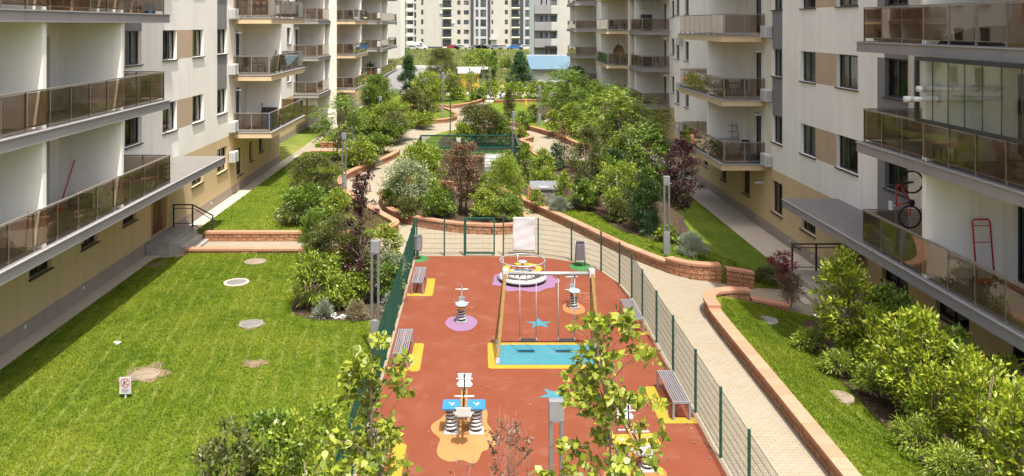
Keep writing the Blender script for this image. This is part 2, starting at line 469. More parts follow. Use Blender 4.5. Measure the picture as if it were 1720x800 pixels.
sheet('walkway', [(12.7, 2), (14.35, 2), (14.35, 100), (12.7, 100)], -.735, 'pale_concrete', 0)
sheet('walkway', [(-13.88, 2), (-13.2, 2), (-13.2, 34.6), (-13.88, 34.6)], .03, 'pale_concrete', 0)
sheet('walkway', [(-13.88, 37.6), (-12.85, 37.6), (-12.85, 61.2), (-13.88, 61.2)], .03, 'pale_concrete', 0)

# lawns and planting beds
LAWN1 = [(-13.25, 2), (-2.72, 2), (-2.72, 33.6), (-3.3, 34.9), (-5.0, 35.0), (-12.2, 35.0), (-12.2, 34.3), (-13.25, 34.0)]
sheet('lawn', LAWN1, .06, 'lawn', 0, skirt=.3)
W2 = catmull([(-5.6, 37.2), (-4.4, 37.7), (-3.9, 38.9), (-4.6, 40.4), (-6.2, 43.6), (-7.6, 47.0), (-8.35, 50.3), (-7.9, 53.6), (-6.6, 57.9), (-5.95, 61.0)], 5)
LAWN2 = [(-12.85, 37.4), (-12.2, 37.1)] + W2 + [(-12.2, 61.4), (-12.85, 61.0)]
sheet('lawn', LAWN2, .27, 'lawn_plain', 0, skirt=.4)
W3 = catmull([(-7.4, 65.2), (-7.5, 70), (-7.15, 75.0), (-6.3, 78.4), (-4.8, 80.6), (-3.0, 82.2), (-2.4, 85.5), (-3.2, 90.5), (-4.0, 93.0)], 5)
LAWN3 = [(-12.85, 65.2), (-12.0, 65.1)] + W3 + [(-5.5, 94.0), (-12.85, 94.0)]
sheet('lawn', LAWN3, .27, 'lawn_plain', 0, skirt=.4)
LAWN4 = [(-12.8, 96), (-4.8, 96)] + catmull([(-4.6, 96), (-3.2, 95.6), (-1.6, 97.8), (-.2, 101.5), (.8, 106)], 4) + [(-.5, 112), (-12.8, 112)]
sheet('lawn', LAWN4, .27, 'lawn_plain', 0, skirt=.4)
W5 = catmull([(1.6, 100.0), (.2, 93), (.4, 86.5), (1.4, 82.0), (3.2, 78.8), (5.3, 74.2), (6.9, 69.2), (7.6, 65.6), (8.6, 64.2)], 5)
LAWN5 = W5 + [(12.7, 64.2), (12.7, 108), (3.0, 108), (2.0, 104)]
sheet('lawn', LAWN5, zr, 'lawn_plain', 1.5, skirt=.5)
ISL = catmull([(-4.9, 43.4), (-4.35, 41.5), (-3.0, 39.9), (-1.24, 38.75), (.3, 38.3), (1.5, 38.4), (2.25, 39.2), (2.2, 40.6), (1.2, 43.4), (-.1, 45.9), (-1.6, 47.2), (-3.4, 47.6), (-4.9, 46.8), (-5.25, 45.2)], 6, True)
sheet('flower_bed', ISL, .36, 'mulch', 1.0)
WR = catmull([(-4.5, 50.9), (-3.2, 49.5), (-1.0, 48.7), (.8, 47.6), (1.95, 45.2), (3.2, 42.2), (4.4, 39.3), (5.9, 35.4), (7.1, 32.9), (7.8, 31.9), (8.6, 31.55), (10.3, 31.5)], 6)
WM = catmull([(8.2, 56.9), (5.4, 56.9), (4.2, 58.4), (3.75, 61.2), (3.95, 64.2), (3.35, 66.4), (4.25, 68.2), (4.2, 70.6), (2.6, 73.6), (0, 74.8), (-2.4, 73.2), (-4.0, 69), (-4.5, 62), (-4.6, 55), (-4.5, 50.9)], 5)
GARDEN = WR + [(12.7, 31.7), (12.7, 56.9)] + WM[:-1]
sheet('lawn', GARDEN, zr, 'lawn_plain', 1.2, skirt=.5)
WN = catmull([(7.62, 2), (7.62, 9), (7.62, 16), (7.62, 22), (7.62, 26.6), (7.8, 28.2), (8.5, 28.75), (9.3, 28.72), (10.1, 28.6)], 6)
LAWN6 = WN + [(12.7, 28.5), (12.7, 2)]
sheet('lawn', LAWN6, zr, 'lawn', 1.0, skirt=.5)

def bed(poly, zf):
    return sheet('flower_bed', poly, (lambda x, y: zf(x, y) + .03) if callable(zf) else zf + .012, 'mulch', 1.0)
bed(catmull([(-6.3, 28.0), (-5.8, 27.2), (-5, 26.9), (-3.4, 26.9), (-2.76, 27.2), (-2.76, 33.2), (-3.5, 34.7), (-5.4, 34.8), (-6.6, 33.0), (-6.6, 30.4)], 5, True), .06)
bed(catmull([(-9.9, 40.2), (-8.6, 38.8), (-6.2, 38.2), (-4.5, 38.4), (-4.4, 40.0), (-6.0, 43), (-7.5, 46.5), (-8.4, 49.6), (-9.6, 47.5), (-10.2, 43)], 5, True), .27)
bed(catmull([(-10.2, 56), (-8.3, 55), (-6.9, 57.6), (-6.1, 60.8), (-8, 61.1), (-10.4, 60)], 5, True), .27)
bed(catmull([(-3.9, 50.8), (-2, 49.5), (.6, 48.6), (2.2, 46), (3.5, 42.6), (5.6, 41), (6.3, 37.6), (8.0, 35.4), (9.4, 35.2), (9.8, 38.6), (10.3, 44), (10.5, 52), (7, 55.6), (3, 56.6), (-3.6, 56)], 5, True), zr)
bed(catmull([(3.0, 62), (3.5, 66), (3.4, 70), (2, 72.8), (0, 74), (-2.2, 72), (-3.2, 66), (-2, 61.6)], 5, True), zr)
bed(catmull([(-12, 67), (-9, 66), (-8, 70), (-7.9, 76), (-6.8, 79.6), (-7.4, 84), (-8.5, 91), (-12, 92)], 5, True), .27)
bed(catmull([(6.8, 76), (8.2, 68), (11.6, 67), (12, 80), (11.6, 98), (8, 98), (6, 88)], 5, True), zr)
bed(catmull([(10.6, 27.3), (10.0, 25), (9.7, 21.5), (9.65, 17), (9.7, 10), (11.6, 6), (12.2, 16), (12.2, 26), (11.6, 28)], 5, True), zr)

# ------------------------------------------------------------------ block walls
def block_wall(label, pts, h=.38, z0=None, t=.30, name='block_wall', group='red block garden walls'):
    """split face blocks under a smooth coping; the wall follows pts"""
    zf = z0 if callable(z0) else (lambda x, y: z0 or 0.0)
    # resample
    P = [Vector((p[0], p[1])) for p in pts]; q = [P[0]]
    for a, b_ in zip(P, P[1:]):
        k = max(1, int((b_ - a).length / .45))
        q += [a + (b_ - a) * ((i + 1) / k) for i in range(k)]
    n = len(q); r = random.Random(int(abs(q[0].x * 100) + q[-1].y * 10))
    nor = []
    for i in range(n):
        d = (q[min(i + 1, n - 1)] - q[max(i - 1, 0)]).normalized(); nor.append(Vector((-d.y, d.x)))
    L = [0.0]
    for i in range(1, n): L.append(L[-1] + (q[i] - q[i - 1]).length)
    def strip(tt, lo, hi, jit, nm, mat, parent):
        b = MB(); b.uv = []
        ring = []
        for i in range(n):
            zz = zf(q[i].x, q[i].y); j1 = r.uniform(-jit, jit); j2 = r.uniform(-jit, jit)
            a = q[i] + nor[i] * (tt / 2 + j1); c = q[i] - nor[i] * (tt / 2 + j2)
            ring.append([(a.x, a.y, zz + lo), (a.x, a.y, zz + hi), (c.x, c.y, zz + hi), (c.x, c.y, zz + lo)])
        for i in range(n - 1):
            A, B = ring[i], ring[i + 1]; u0, u1 = L[i], L[i + 1]
            for k, (va, vb) in enumerate(((lo, hi), (0, tt), (hi, lo))):
                b.add([A[k], A[k + 1], B[k + 1], B[k]], [(0, 1, 2, 3)]); b.uv.append([(u0, va), (u0, vb), (u1, vb), (u1, va)])
        for A, fl in ((ring[0], 0), (ring[-1], 1)):
            b.add(A, [(0, 1, 2, 3)]); b.uv.append([(0, lo), (0, hi), (tt, hi), (tt, lo)])
        return b.build(nm, mat, parent)
    w = strip(t, -.25, h - .09, .012, name, 'block_face', None)
    tag(w, label, 'garden wall', group)
    strip(t + .06, h - .09, h, .0, 'coping', 'block_cap', w)
    return w
block_wall('long curved red block wall round the front of the central flower island', ISL[-8:] + ISL[:60], .46, 0)
block_wall('red block wall between the right hand garden and the path, sweeping down to the tall lamp', [p for p in WR if p[0] < 7.45 ], .42, 0)
block_wall('higher stepped end of the red block wall beside the tall right hand lamp', [p for p in WR if p[0] >= 7.35 and p[0] < 9.3], .58, 0, .34)
block_wall('low last step of the red block wall beside the right entrance path', [(9.3, 31.5), (10.35, 31.5)], .62, lambda x, y: zp(x, y), .34)
block_wall('straight red block wall along the right side of the paved path', [p for p in WN if p[1] < 27.2 and p[0] < 7.7], .40, 0, .32)
block_wall('rounded red block wall corner where the paved path meets the right entrance path', [p for p in WN if p[1] >= 27.0 and p[0] < 9.4], .50, 0, .36)
block_wall('low end of the rounded red block wall beside the right entrance path', [(9.35, 28.72), (10.6, 28.6)], .40, lambda x, y: zp(x, y), .32)
block_wall('red block wall with pale flecks behind the path to the left entrance steps', [(-12.2, 37.1), (-9, 37.1), (-5.6, 37.2)], .42, 0)
block_wall('low red block kerb wall between the near left lawn and the left path', [(-12.3, 35.0), (-9, 35.0), (-5.6, 35.0)], .24, 0)
block_wall('red block wall winding along the left side of the paved path past the double lamp', W2[4:], .42, 0)
block_wall('far red block wall end beside the balconies, north of the second left path', [(-12.4, 65.2), (-10.5, 65.15), (-7.4, 65.2)], .45, 0)
block_wall('low red block edging south of the second left path', [(-12.4, 61.5), (-9, 61.5), (-6.0, 61.4)], .32, 0)
block_wall('curved red block wall on the north west side of the ring path', W3[2:34], .42, 0)
block_wall('small far red block wall where a branch path leaves to the left', W3[34:] + [(-5.2, 93.4), (-8.5, 93.6)], .42, 0)
block_wall('farthest red block wall at the left edge of the path to the kiosk', [(-8, 95.9), (-4.8, 95.9)] + catmull([(-4.6, 96), (-3.2, 95.6), (-1.6, 97.8), (-.2, 101.5), (.8, 106)], 4), .42, 0)
block_wall('curved red block wall on the north east side of the ring path', W5[8:], .42, 0)
block_wall('short far red block wall right of the weeping shrub', [(1.8, 98.5), (4, 99.5), (8.5, 99.8)], .42, .3)
block_wall('scalloped red block wall round the bushes inside the ring path', WM[6:48], .48, 0)

# ------------------------------------------------------------------ lawn furniture
def manhole(label, px, py, r=.38, zf=.06, rim=True):
    x, y, z = G(px, py, zf(0, 0) if callable(zf) else zf)
    if callable(zf):
        for _ in range(5): x, y, z = G(px, py, zf(x, y))
    t = thing('manhole_cover', label, 'manhole cover', (x, y, z - .02), 0, 'manhole covers on the lawns')
    MB().lathe([(0, .045), (r * .76, .045), (r * .76, .0)], 28).build('lid', 'stone_grey' if rim else 'manhole_tan', t)
    MB().lathe([(r * .78, .0), (r * .78, .05), (r, .05), (r * 1.02, 0)], 28).build('rim', ('pale_concrete' if r > .45 else 'dull_rim') if rim else 'manhole_tan', t)
manhole('large pale manhole cover in worn grass behind the warning sign', 245, 630, .37, rim=False)
manhole('grey manhole cover with a bright concrete rim towards the far end of the left lawn', 397, 475, .46)
manhole('dull grey manhole cover in the middle of the left lawn', 422, 545, .38)
manhole('brownish manhole cover at the far end of the left lawn', 429, 440, .44, rim=False)
manhole('round pale manhole cover on the right hand lawn beside the hedge', 1409, 668, .36, zr, False)
manhole('dark manhole cover in the shade at the top of the right hand lawn', 1287, 539, .36, zr)
def dirt(px, py, rx, ry):
    x, y, z = G(px, py, .06); sheet('bare_soil', blob(x, y, rx * .8, ry * .8, 24, .2, int(px)), .072, 'dry_soil', 0)
dirt(245, 628, .75, .75); dirt(428, 611, .45, .35); dirt(422, 545, .55, .5); dirt(262, 445, .45, .5)

def no_dog_sign():
    x, y, _ = G(211, 668, .06)
    t = thing('warning_sign', 'small white sign with a red ring and a walking figure standing on the left lawn', 'sign', (x, y, .06), R(2))
    MB().box(-.02, .02, -.012, .012, -.1, .30).build('post', 'white_plastic', t)
    s = MB().box(-.148, .148, -.03, -.012, .10, .535).build('sign_board', 'white_paint', t, .004)
    ring = MB(); yb, yf = -.0305, -.034; cz, r0, r1 = .385, .098, .116; vs = []; fs = []
    for i in range(36):
        a = 2 * math.pi * i / 36
        vs += [(r0 * math.cos(a), yf, cz + r0 * math.sin(a)), (r1 * math.cos(a), yf, cz + r1 * math.sin(a))]
    fs = [(2 * i, 2 * i + 1, (2 * i + 3) % 72, (2 * i + 2) % 72) for i in range(36)]
    ring.add(vs, fs); d = .098 * .72
    ring.bar((-d, yf - .0006, cz - d), (d, yf - .0006, cz + d), .016, .001, (0, 1, 0)); ring.build('red_ring', 'red_paint', s)
    g = MB(); k = -.0345
    g.lathe([(0, 0), (.0145, 0)], 12)
    g.v = [(a - .022, k, b + cz + .055) for a, b, c in g.v]
    for p, q, w in (((-.022, cz + .04), (-.028, cz - .005), .026), ((-.028, cz), (-.05, cz - .06), .014), ((-.028, cz), (-.008, cz - .06), .014), ((-.02, cz + .03), (.012, cz - .005), .01), ((-.026, cz + .03), (-.048, cz - .005), .01),
                    ((.03, cz - .042), (.062, cz - .036), .022), ((.062, cz - .03), (.072, cz - .018), .014), ((.034, cz - .045), (.034, cz - .066), .007), ((.058, cz - .045), (.058, cz - .066), .007)):
        g.bar((p[0], k, p[1]), (q[0], k, q[1]), w, .0012, (0, 1, 0))
    g.build('pictogram', 'cloth_navy', s)
    l = MB()
    for i, w in enumerate((.085, .09, .08, .085, .05)): l.bar((-w, yf, .235 - i * .02), (w, yf, .235 - i * .02), .008, .001, (0, 1, 0))
    l.build('small_print', 'grey_plastic', s)
no_dog_sign()
def sprinkler():
    x, y, _ = G(197, 579, .06)
    t = thing('lawn_sprinkler', 'tiny pale sprinkler head on the left lawn', 'sprinkler', (x, y, .06))
    MB().lathe([(.06, 0), (.07, .03), (.05, .05), (0, .05)], 14).build('base', 'grey_plastic', t)
    MB().bar((-.11, 0, .07), (.11, .02, .07), .03).lathe([(.025, .04), (.025, .1), (0, .1)], 10).build('spray_arm', 'white_plastic', t)
sprinkler()
def hose():
    b = MB(); x, y, _ = G(566, 533, .08)
    pts = [(-.28, .12), (-.16, .2), (-.08, .12), (-.2, .04), (-.12, -.03), (.02, -.08), (.16, -.04), (.26, -.08), (.3, .02), (.18, .06), (.04, .0)]
    c = catmull(pts, 5)
    b.tube([(x + p[0], y + p[1] * 1.6, .1 + .02 * math.sin(i)) for i, p in enumerate(c)], .028, 7)
    tag(b.build('garden_hose', 'white_plastic'), 'white looped hose lying on the soil beside the silver mound', 'hose')
hose()

# ------------------------------------------------------------------ playground
PG = [(-2.6, 15.2), (5.26, 15.2), (5.26, 29.2)] + catmull([(5.26, 29.2), (5.1, 31.0), (4.6, 32.6), (3.7, 33.7), (2.4, 34.35), (.6, 34.5), (-2.6, 34.5)], 5)
sheet('playground_floor', PG, .03, 'rubber_red', 0, skirt=.1)
ZP = .03
def decal(label, name, poly, mat, lift=.004, cat='floor marking', group=None):
    o = sheet(name, poly, ZP + lift, mat, 0, None); return tag(o, label, cat, group)
def rrect(x0, x1, y0, y1, r=.1, corners=(1, 1, 1, 1)):
    out = []
    for (cx, cy, a, k) in ((x1 - r, y1 - r, 0, corners[0]), (x0 + r, y1 - r, 90, corners[1]), (x0 + r, y0 + r, 180, corners[2]), (x1 - r, y0 + r, 270, corners[3])):
        if k: out += [(cx + r * math.cos(R(a + t)), cy + r * math.sin(R(a + t))) for t in range(0, 91, 15)]
        else: out.append((cx + r * (1 if a in (0, 270) else -1), cy + r * (1 if a < 180 else -1)))
    return out
decal('yellow rubber border under the swing', 'yellow_border', rrect(.25, 3.72, 23.2, 25.1), 'rubber_yellow')
decal('light blue rubber mat under the two swing seats', 'blue_mat', [(.5, 23.45), (3.47, 23.45), (3.47, 24.92), (.5, 24.92)], 'rubber_blue', .008)
def star(cx, cy, r, rot=90, squash=1.0):
    return [(cx + (r if i % 2 == 0 else r * .40) * math.cos(R(rot + 36 * i)), cy + squash * (r if i % 2 == 0 else r * .40) * math.sin(R(rot + 36 * i))) for i in range(10)]
decal('blue rubber star between the swing chains', 'star_marking', star(1.92, 26.72, .47), 'rubber_blue', group='blue stars on the rubber floor')
decal('blue rubber star behind the head of the near lamp', 'star_marking', star(1.96, 21.55, .47, 270), 'rubber_blue', group='blue stars on the rubber floor')
decal('purple splash shaped patch under the merry-go-round', 'splash_marking', blob(1.72, 31.25, 1.22, 1.35, 60, .07, 3, 9), 'rubber_purple')
decal('purple disc under the left spring rider', 'disc_marking', blob(-.57, 26.75, .51, .72, 40, .03, 2, 3), 'rubber_purple')
decal('orange disc under the right spring rider', 'disc_marking', blob(3.2, 28.15, .37, .62, 40, .03, 5, 3), 'rubber_orange')
decal('large peach splash patch under the blue double rocker', 'splash_marking', blob(-.36, 19.55, .70, 1.35, 60, .10, 11, 6), 'rubber_peach')
decal('orange splash patch under the yellow double rocker', 'splash_marking', blob(3.3, 17.7, .62, 1.2, 60, .1, 8, 6), 'rubber_orange')
decal('green half disc under the cylindrical bin', 'disc_marking', [(-2.57, 33.6)] + [(-2.57 + .50 * math.sin(R(a)), 34.1 - .52 * math.cos(R(a))) for a in range(0, 181, 12)], 'rubber_green', group='green discs under the litter bins')
decal('green disc under the grey perforated bin', 'disc_marking', blob(4.0, 33.0, .42, .62, 36, .0, 5, 3), 'rubber_green', .0045, group='green discs under the litter bins')
BL = [(-2.2, 29.55, 31.4), (-2.2, 23.15, 25.0), (-2.2, 17.2, 19.0)]; BR = [(4.9, 25.85, 27.7), (4.9, 20.15, 22.0)]
bl_l = ['slatted grey bench nearest the cylindrical bin', 'slatted grey bench in the middle of the left fence', 'slatted grey bench half hidden by the near left tree']
br_l = ['slatted grey bench behind the lime tree at the right fence', 'slatted grey bench in full view at the right fence']
pads = ['yellow L shaped patch under the bench nearest the cylindrical bin', 'yellow L shaped patch under the middle bench of the left fence', 'yellow patch under the bench half hidden by the near left tree',
        'yellow L shaped patch under the right bench behind the lime tree', 'yellow L shaped patch under the right bench in full view']
def Lpad(x, y0, y1, s):
    # the patch runs along the court side of the bench and turns under its near end
    a, b = x + s * .25, x + s * .55; c = x - s * .36
    r = .12
    p = [(a, y1 + .05), (b - s * .06, y1 + .05), (b, y1 - .05), (b, y0 - .14 + r)] + [(b - s * r + s * r * math.cos(R(t)), y0 - .14 + r - r * math.sin(R(t))) for t in (30, 60, 90)] + [(c, y0 - .14), (c, y0 + .16), (a, y0 + .16)]
    return p if s < 0 else p[::-1]
for i, (x, y0, y1) in enumerate(BL): decal(pads[i], 'bench_marking', Lpad(x, y0, y1, 1), 'rubber_yellow', group='yellow bench patches')
for i, (x, y0, y1) in enumerate(BR): decal(pads[3 + i], 'bench_marking', Lpad(x, y0, y1, -1), 'rubber_yellow', group='yellow bench patches')
def chalk():
    b = MB()
    x, y, _ = G(985, 497, ZP)
    def loop(cx, cy, rx, ry, k=1.0): b.tube([(cx + rx * math.cos(t * .35), cy + ry * math.sin(t * .35 * k), ZP + .006) for t in range(19)], .012, 4)
    loop(x, y, .3, .35); loop(x - .08, y, .17, .2); loop(x + .05, y + .05, .1, .16)
    for i in range(6): b.tube([(x - .25 + .09 * i, y - .75, ZP + .006), (x - .2 + .09 * i, y - .5 - .06 * (i % 2), ZP + .006), (x - .16 + .09 * i, y - .8, ZP + .006)], .011, 4)
    tag(b.build('chalk_drawing', 'chalk'), 'faint chalk scribble on the red rubber beside the right spring rider', 'chalk drawing')
chalk()

def bench():
    t = thing('park_bench', bl_l[0], 'bench', (0, 0, 0), 0, 'slatted steel benches in the playground')
    L, W, h = 1.84, .44, .45
    for i in range(8): MB().box(-W / 2 + .014 + i * .0545, -W / 2 + .043 + i * .0545, -L / 2 + .051, L / 2 - .051, h - .03, h).build('slat', 'steel', t)
    for s in (-1, 1):
        for k in (-1, 1): MB().box(k * (W / 2 - .025) - .025, k * (W / 2 - .025) + .025, s * (L / 2 - .025) - .025, s * (L / 2 - .025) + .025, 0, h - .05).build('leg', 'steel', t)
        MB().box(-W / 2, W / 2, s * (L / 2 - .025) - .025, s * (L / 2 - .025) + .025, h - .05, h).build('end_rail', 'steel', t)
    MB().box(-.03, .03, -L / 2 + .05, L / 2 - .05, h - .075, h - .032).build('cross_beam', 'steel', t)
    return t
b0 = bench()
allb = BL + BR; ll = bl_l + br_l
for i, (x, y0, y1) in enumerate(allb):
    o = b0 if i == 0 else dup(b0)
    o.location = (x, (y0 + y1) / 2, ZP + (.0045 if i else .0045)); o['label'] = ll[i]

def swing():
    t = thing('swing_set', 'wooden A-frame double swing with a silver crossbar over the blue mat', 'swing', (1.98, 24.28, ZP + .008))
    zt = 2.35
    for s, xf, xt in ((-1, -1.47, -1.22), (1, 1.42, 1.30)):
        for k in (-1, 1):
            p = (xf, k * .72, .05); q = (xt, k * .06, zt + .02)
            MB().bar(p, q, .10, .10, (1, 0, 0)).build('leg', 'wood_pole', t, .012)
            MB().bar((xf - .002 * s, k * .735, -.004), (xf + (xt - xf) * .06, k * .68, .16), .115, .115, (1, 0, 0)).build('foot', 'galvanised', t)
        MB().box(xt - .08, xt + .08, -.12, .12, zt - .13, zt + .10).build('bracket', 'white_paint', t, .01)
    MB().tube([(-1.18, 0, zt - .03), (1.26, 0, zt - .03)], .055, 14).build('crossbar', 'galvanised', t)
    for xs in (-.56, .56):
        st = MB().box(xs - .25, xs + .25, -.10, .10, .365, .395).build('swing_seat', 'rubber_black', t, .01)
        for k in (-1, 1):
            c = MB(); xx = xs + k * .235
            c.tube([(xx, 0, .39), (xx + k * .005, 0, zt - .12)], .012, 5).build('chain', 'grey_plastic', t)
            MB().tube([(xx + k * .005, 0, zt - .13), (xx + k * .005, 0, zt - .03)], .028, 8).build('hanger', 'galvanised', t)
            MB().tube([(xx, -.1, .40), (xx, 0, .46), (xx, .1, .40)], .009, 5).build('shackle', 'grey_plastic', st)
swing()
def carousel():
    t = thing('merry_go_round', 'round white merry-go-round with a yellow ring bench and a silver hand rail', 'merry-go-round', (1.62, 31.2, ZP + .004))
    MB().lathe([(.80, .0), (.80, .10)], 48).build('base', 'black', t)
    MB().lathe([(.72, .09), (.86, .09), (.88, .11), (.88, .17), (.86, .19), (0, .19)], 56).build('platform', 'white_paint', t)
    MB().lathe([(.885, .125), (.897, .125), (.897, .145), (.885, .145)], 56).build('rim_band', 'grey_plastic', t)
    MB().lathe([(.50, .42), (.74, .42), (.74, .455), (.50, .455), (.50, .42)], 48, a0=R(-215), a1=R(115)).build('ring_bench', 'yellow_paint', t)
    MB().tube([(0, 0, .19), (0, 0, .70)], .05, 12).build('hub', 'galvanised', t)
    MB().lathe([(0, .69), (.17, .69), (.18, .705), (.17, .725), (0, .725)], 28).build('hand_wheel', 'galvanised', t)
    r = MB(); k = 56
    pts = [(.84 * math.cos(2 * math.pi * i / k), .84 * math.sin(2 * math.pi * i / k), .76) for i in range(k + 1)]
    r.tube(pts, .026, 8, False); r.build('hand_rail', 'galvanised', t)
    for a in (10, 100, 150, 200, 278, 345):
        MB().tube([(.80 * math.cos(R(a)), .80 * math.sin(R(a)), .19), (.84 * math.cos(R(a)), .84 * math.sin(R(a)), .76)], .020, 8).build('rail_post', 'galvanised', t)
    for a in (0, 60, 120, 180, 240, 300):
        MB().bar((.62 * math.cos(R(a)), .62 * math.sin(R(a)), .19), (.62 * math.cos(R(a)), .62 * math.sin(R(a)), .42), .04).build('bench_leg', 'galvanised', t)
carousel()
def spring_rider(label, x, y, rz):
    t = thing('spring_rider', label, 'spring rider', (x, y, ZP + .004), rz, 'single spring riders')
    MB().box(-.17, .17, -.17, .17, 0, .04).build('base_plate', 'galvanised', t, .005)
    MB().helix((0, 0, .05), .125, .40, 4.5, .026).build('spring', 'white_paint', t)
    MB().lathe([(.09, .04), (.09, .45)], 14).build('damper', 'black', t)
    MB().box(-.10, .10, -.26, .16, .46, .53).build('cradle', 'orange_board', t, .01)
    MB().prism([(-.12, -.30), (.12, -.30), (.20, -.12), (.12, .10), (.06, .20), (-.06, .20), (-.12, .10), (-.20, -.12)], .56, .60).build('seat', 'sky_light', t, .012)
    MB().bar((0, .22, .45), (0, .30, 1.06), .045).build('stem', 'lamp_head_grey', t)
    MB().tube([(-.21, .285, .94), (.21, .285, .94)], .022, 8).build('handlebar', 'white_paint', t)
    MB().tube([(-.23, .24, .52), (.23, .24, .52)], .022, 8).build('footrest', 'white_paint', t)
    MB().box(-.10, .10, .20, .25, .46, .72).build('shield', 'lamp_head_grey', t, .01)
spring_rider('spring rider with a pale blue seat on the purple disc left of the swing', -.57, 26.9, R(0))
spring_rider('spring rider with a pale blue seat on the orange disc right of the swing', 3.2, 28.25, R(8))
def double_rocker(label, x, y, rz, mat):
    t = thing('double_rocker', label, 'spring rocker', (x, y, ZP + .005), rz, 'four-seat spring rockers')
    for s in (-1, 1):
        MB().box(s * .29 - .17, s * .29 + .17, -.17, .17, 0, .035).build('base_plate', 'white_paint', t, .005)
        MB().helix((s * .29, 0, .05), .125, .52, 6.0, .030).build('spring', 'white_paint', t)
        MB().lathe([(.105, .04), (.105, .56)], 14, (s * .29, 0, 0)).build('damper', 'black', t)
        p = MB().box(s * .29 - .215, s * .29 + .215, -.24, .24, .60, .645).build('side_panel', mat, t, .012)
        d = MB()
        for dx, dy in ((-.05, .05), (.05, .05), (-.0, 0), (0, -.06), (.04, -.02)): d.lathe([(0, .0), (.022, .0)], 10, (s * .29 + dx, dy, .648))
        d.build('dot_marks', 'white_paint', p)
    for k in (-1, 1): MB().bar((k * .055, -.85, .62), (k * .055, .95, .66), .05, .08).build('beam', 'wood_pole', t)
    for s, yy in ((-1, -.72), (1, .86)):
        MB().prism([(-.15, yy - .12), (.15, yy - .12), (.20, yy), (.17, yy + .14), (-.17, yy + .14), (-.20, yy)], .70, .745).build('seat', 'white_paint', t, .02)
        MB().prism_y([(-.14, .74), (.14, .74), (.18, .95), (-.18, .95)], yy + s * .13 - .015, yy + s * .13 + .015).build('seat_back', 'white_paint', t, .01)
        MB().bar((0, yy - s * .34, .66), (0, yy - s * .30, 1.12), .035).build('stem', 'rubber_black', t)
        MB().tube([(-.2, yy - s * .31, 1.0), (.2, yy - s * .31, 1.0)], .02, 8).build('handlebar', 'white_paint', t)
        MB().tube([(-.24, yy - s * .36, .60), (.24, yy - s * .36, .60)], .024, 8).build('footrest', 'white_paint', t)
    MB().box(-.26, .26, -.03, .03, .57, .60).build('cross_plate', 'galvanised', t)
double_rocker('four-seat spring rocker with two bright blue side panels on the peach patch', -.36, 19.62, R(0), 'sky_panel')
double_rocker('four-seat spring rocker with yellow side panels behind the lime tree', 3.35, 17.95, R(4), 'yellow_paint')

def bins():
    t = thing('litter_bin', 'grey cylindrical litter bin on a pole at the far left corner of the playground', 'litter bin', (-2.5, 34.05, ZP + .004))
    MB().tube([(0, 0, 0), (0, 0, .5)], .035, 10).build('pole', 'steel', t)
    MB().lathe([(0, .36), (.16, .36), (.175, .40), (.175, .93), (.19, .95), (.165, .95), (.16, .60), (0, .6)], 24).build('drum', 'lamp_head_grey', t)
    t = thing('litter_bin', 'grey perforated litter bin between two posts at the far right of the playground', 'litter bin', (4.0, 33.05, ZP + .005))
    for s in (-1, 1): MB().tube([(s * .19, 0, 0), (s * .19, 0, .98)], .022, 8).build('post', 'steel', t)
    MB().box(-.16, .16, -.12, .12, .26, .92).build('box', 'lamp_head_grey', t, .02)
    MB().box(-.17, .17, -.13, .13, .92, .95).build('lid', 'black', t, .01)
    h = MB()
    for i in range(7):
        for j in range(14): h.box(-.14 + i * .042, -.118 + i * .042, -.124, -.1195, .29 + j * .043, .314 + j * .043)
    h.build('perforations', 'black', t)
bins()

# ------------------------------------------------------------------ wire mesh fences
def wires(path, h, z0, name, parent, step=.05, lift=.06, hz=.2, rv=.0028, rh=.0045, mat='fence_wire'):
    b = MB()
    for (a, c) in zip(path, path[1:]):
        a, c = Vector(a), Vector(c); d = c - a; k = max(1, int(d.length / step))
        for i in range(k):
            p = a + d * (i / k); r = rv
            b.add([(p.x - r, p.y, z0 + lift), (p.x, p.y - r, z0 + lift), (p.x + r, p.y, z0 + lift), (p.x, p.y + r, z0 + lift),
                   (p.x - r, p.y, z0 + h), (p.x, p.y - r, z0 + h), (p.x + r, p.y, z0 + h), (p.x, p.y + r, z0 + h)],
                  [(0, 1, 5, 4), (1, 2, 6, 5), (2, 3, 7, 6), (3, 0, 4, 7)])
        z = z0 + lift + .02
        while z < z0 + h: b.bar((a.x, a.y, z), (c.x, c.y, z), rh * 2); z += hz
    return b.build(name, mat, parent)
def mesh_fence(label, pts, h=1.5, mat='fence_wire', pm='fence_green', per=None, rv=.0028, rh=.0045, step=.05, z0=ZP, group='green mesh fences of the playground', pw=.055):
    x, y = pts[0]
    t = thing('mesh_fence', label, 'fence', (0, 0, 0), 0, group)
    for (a, c) in zip(pts, pts[1:]): wires([a, c], h, z0, 'mesh_panel', t, step, mat=mat, rv=rv, rh=rh)
    for p in pts: MB().box(p[0] - pw / 2, p[0] + pw / 2, p[1] - pw / 2, p[1] + pw / 2, z0 - .2, z0 + h + .04).build('post', pm, t)
    return t
right = [(5.36, y) for y in (14.6, 16.55, 18.5, 20.65, 23.05, 25.2, 27.4, 29.3)] + [(5.2, 30.9), (4.75, 32.5), (3.75, 33.9), (2.45, 34.66), (1.0, 34.66)]
mesh_fence('long green mesh fence along the right side and curved far corner of the playground', right)
left = [(-2.68, y) for y in (14.6, 16.9, 19.3, 21.6, 23.9, 26.2, 28.6, 30.9, 32.9, 34.66)]
mesh_fence('dark green mesh fence along the left side of the playground between lawn and rubber floor', left, mat='fence_green', rv=.005, rh=.006, step=.05)
mesh_fence('short mesh fence closing the far end of the playground left of the gate', [(-2.6, 34.66), (-1.45, 34.66), (-.62, 34.66)])
t = thing('fence_gate', 'green framed mesh gate in the far fence of the playground', 'gate', (0, 0, 0))
f = MB()
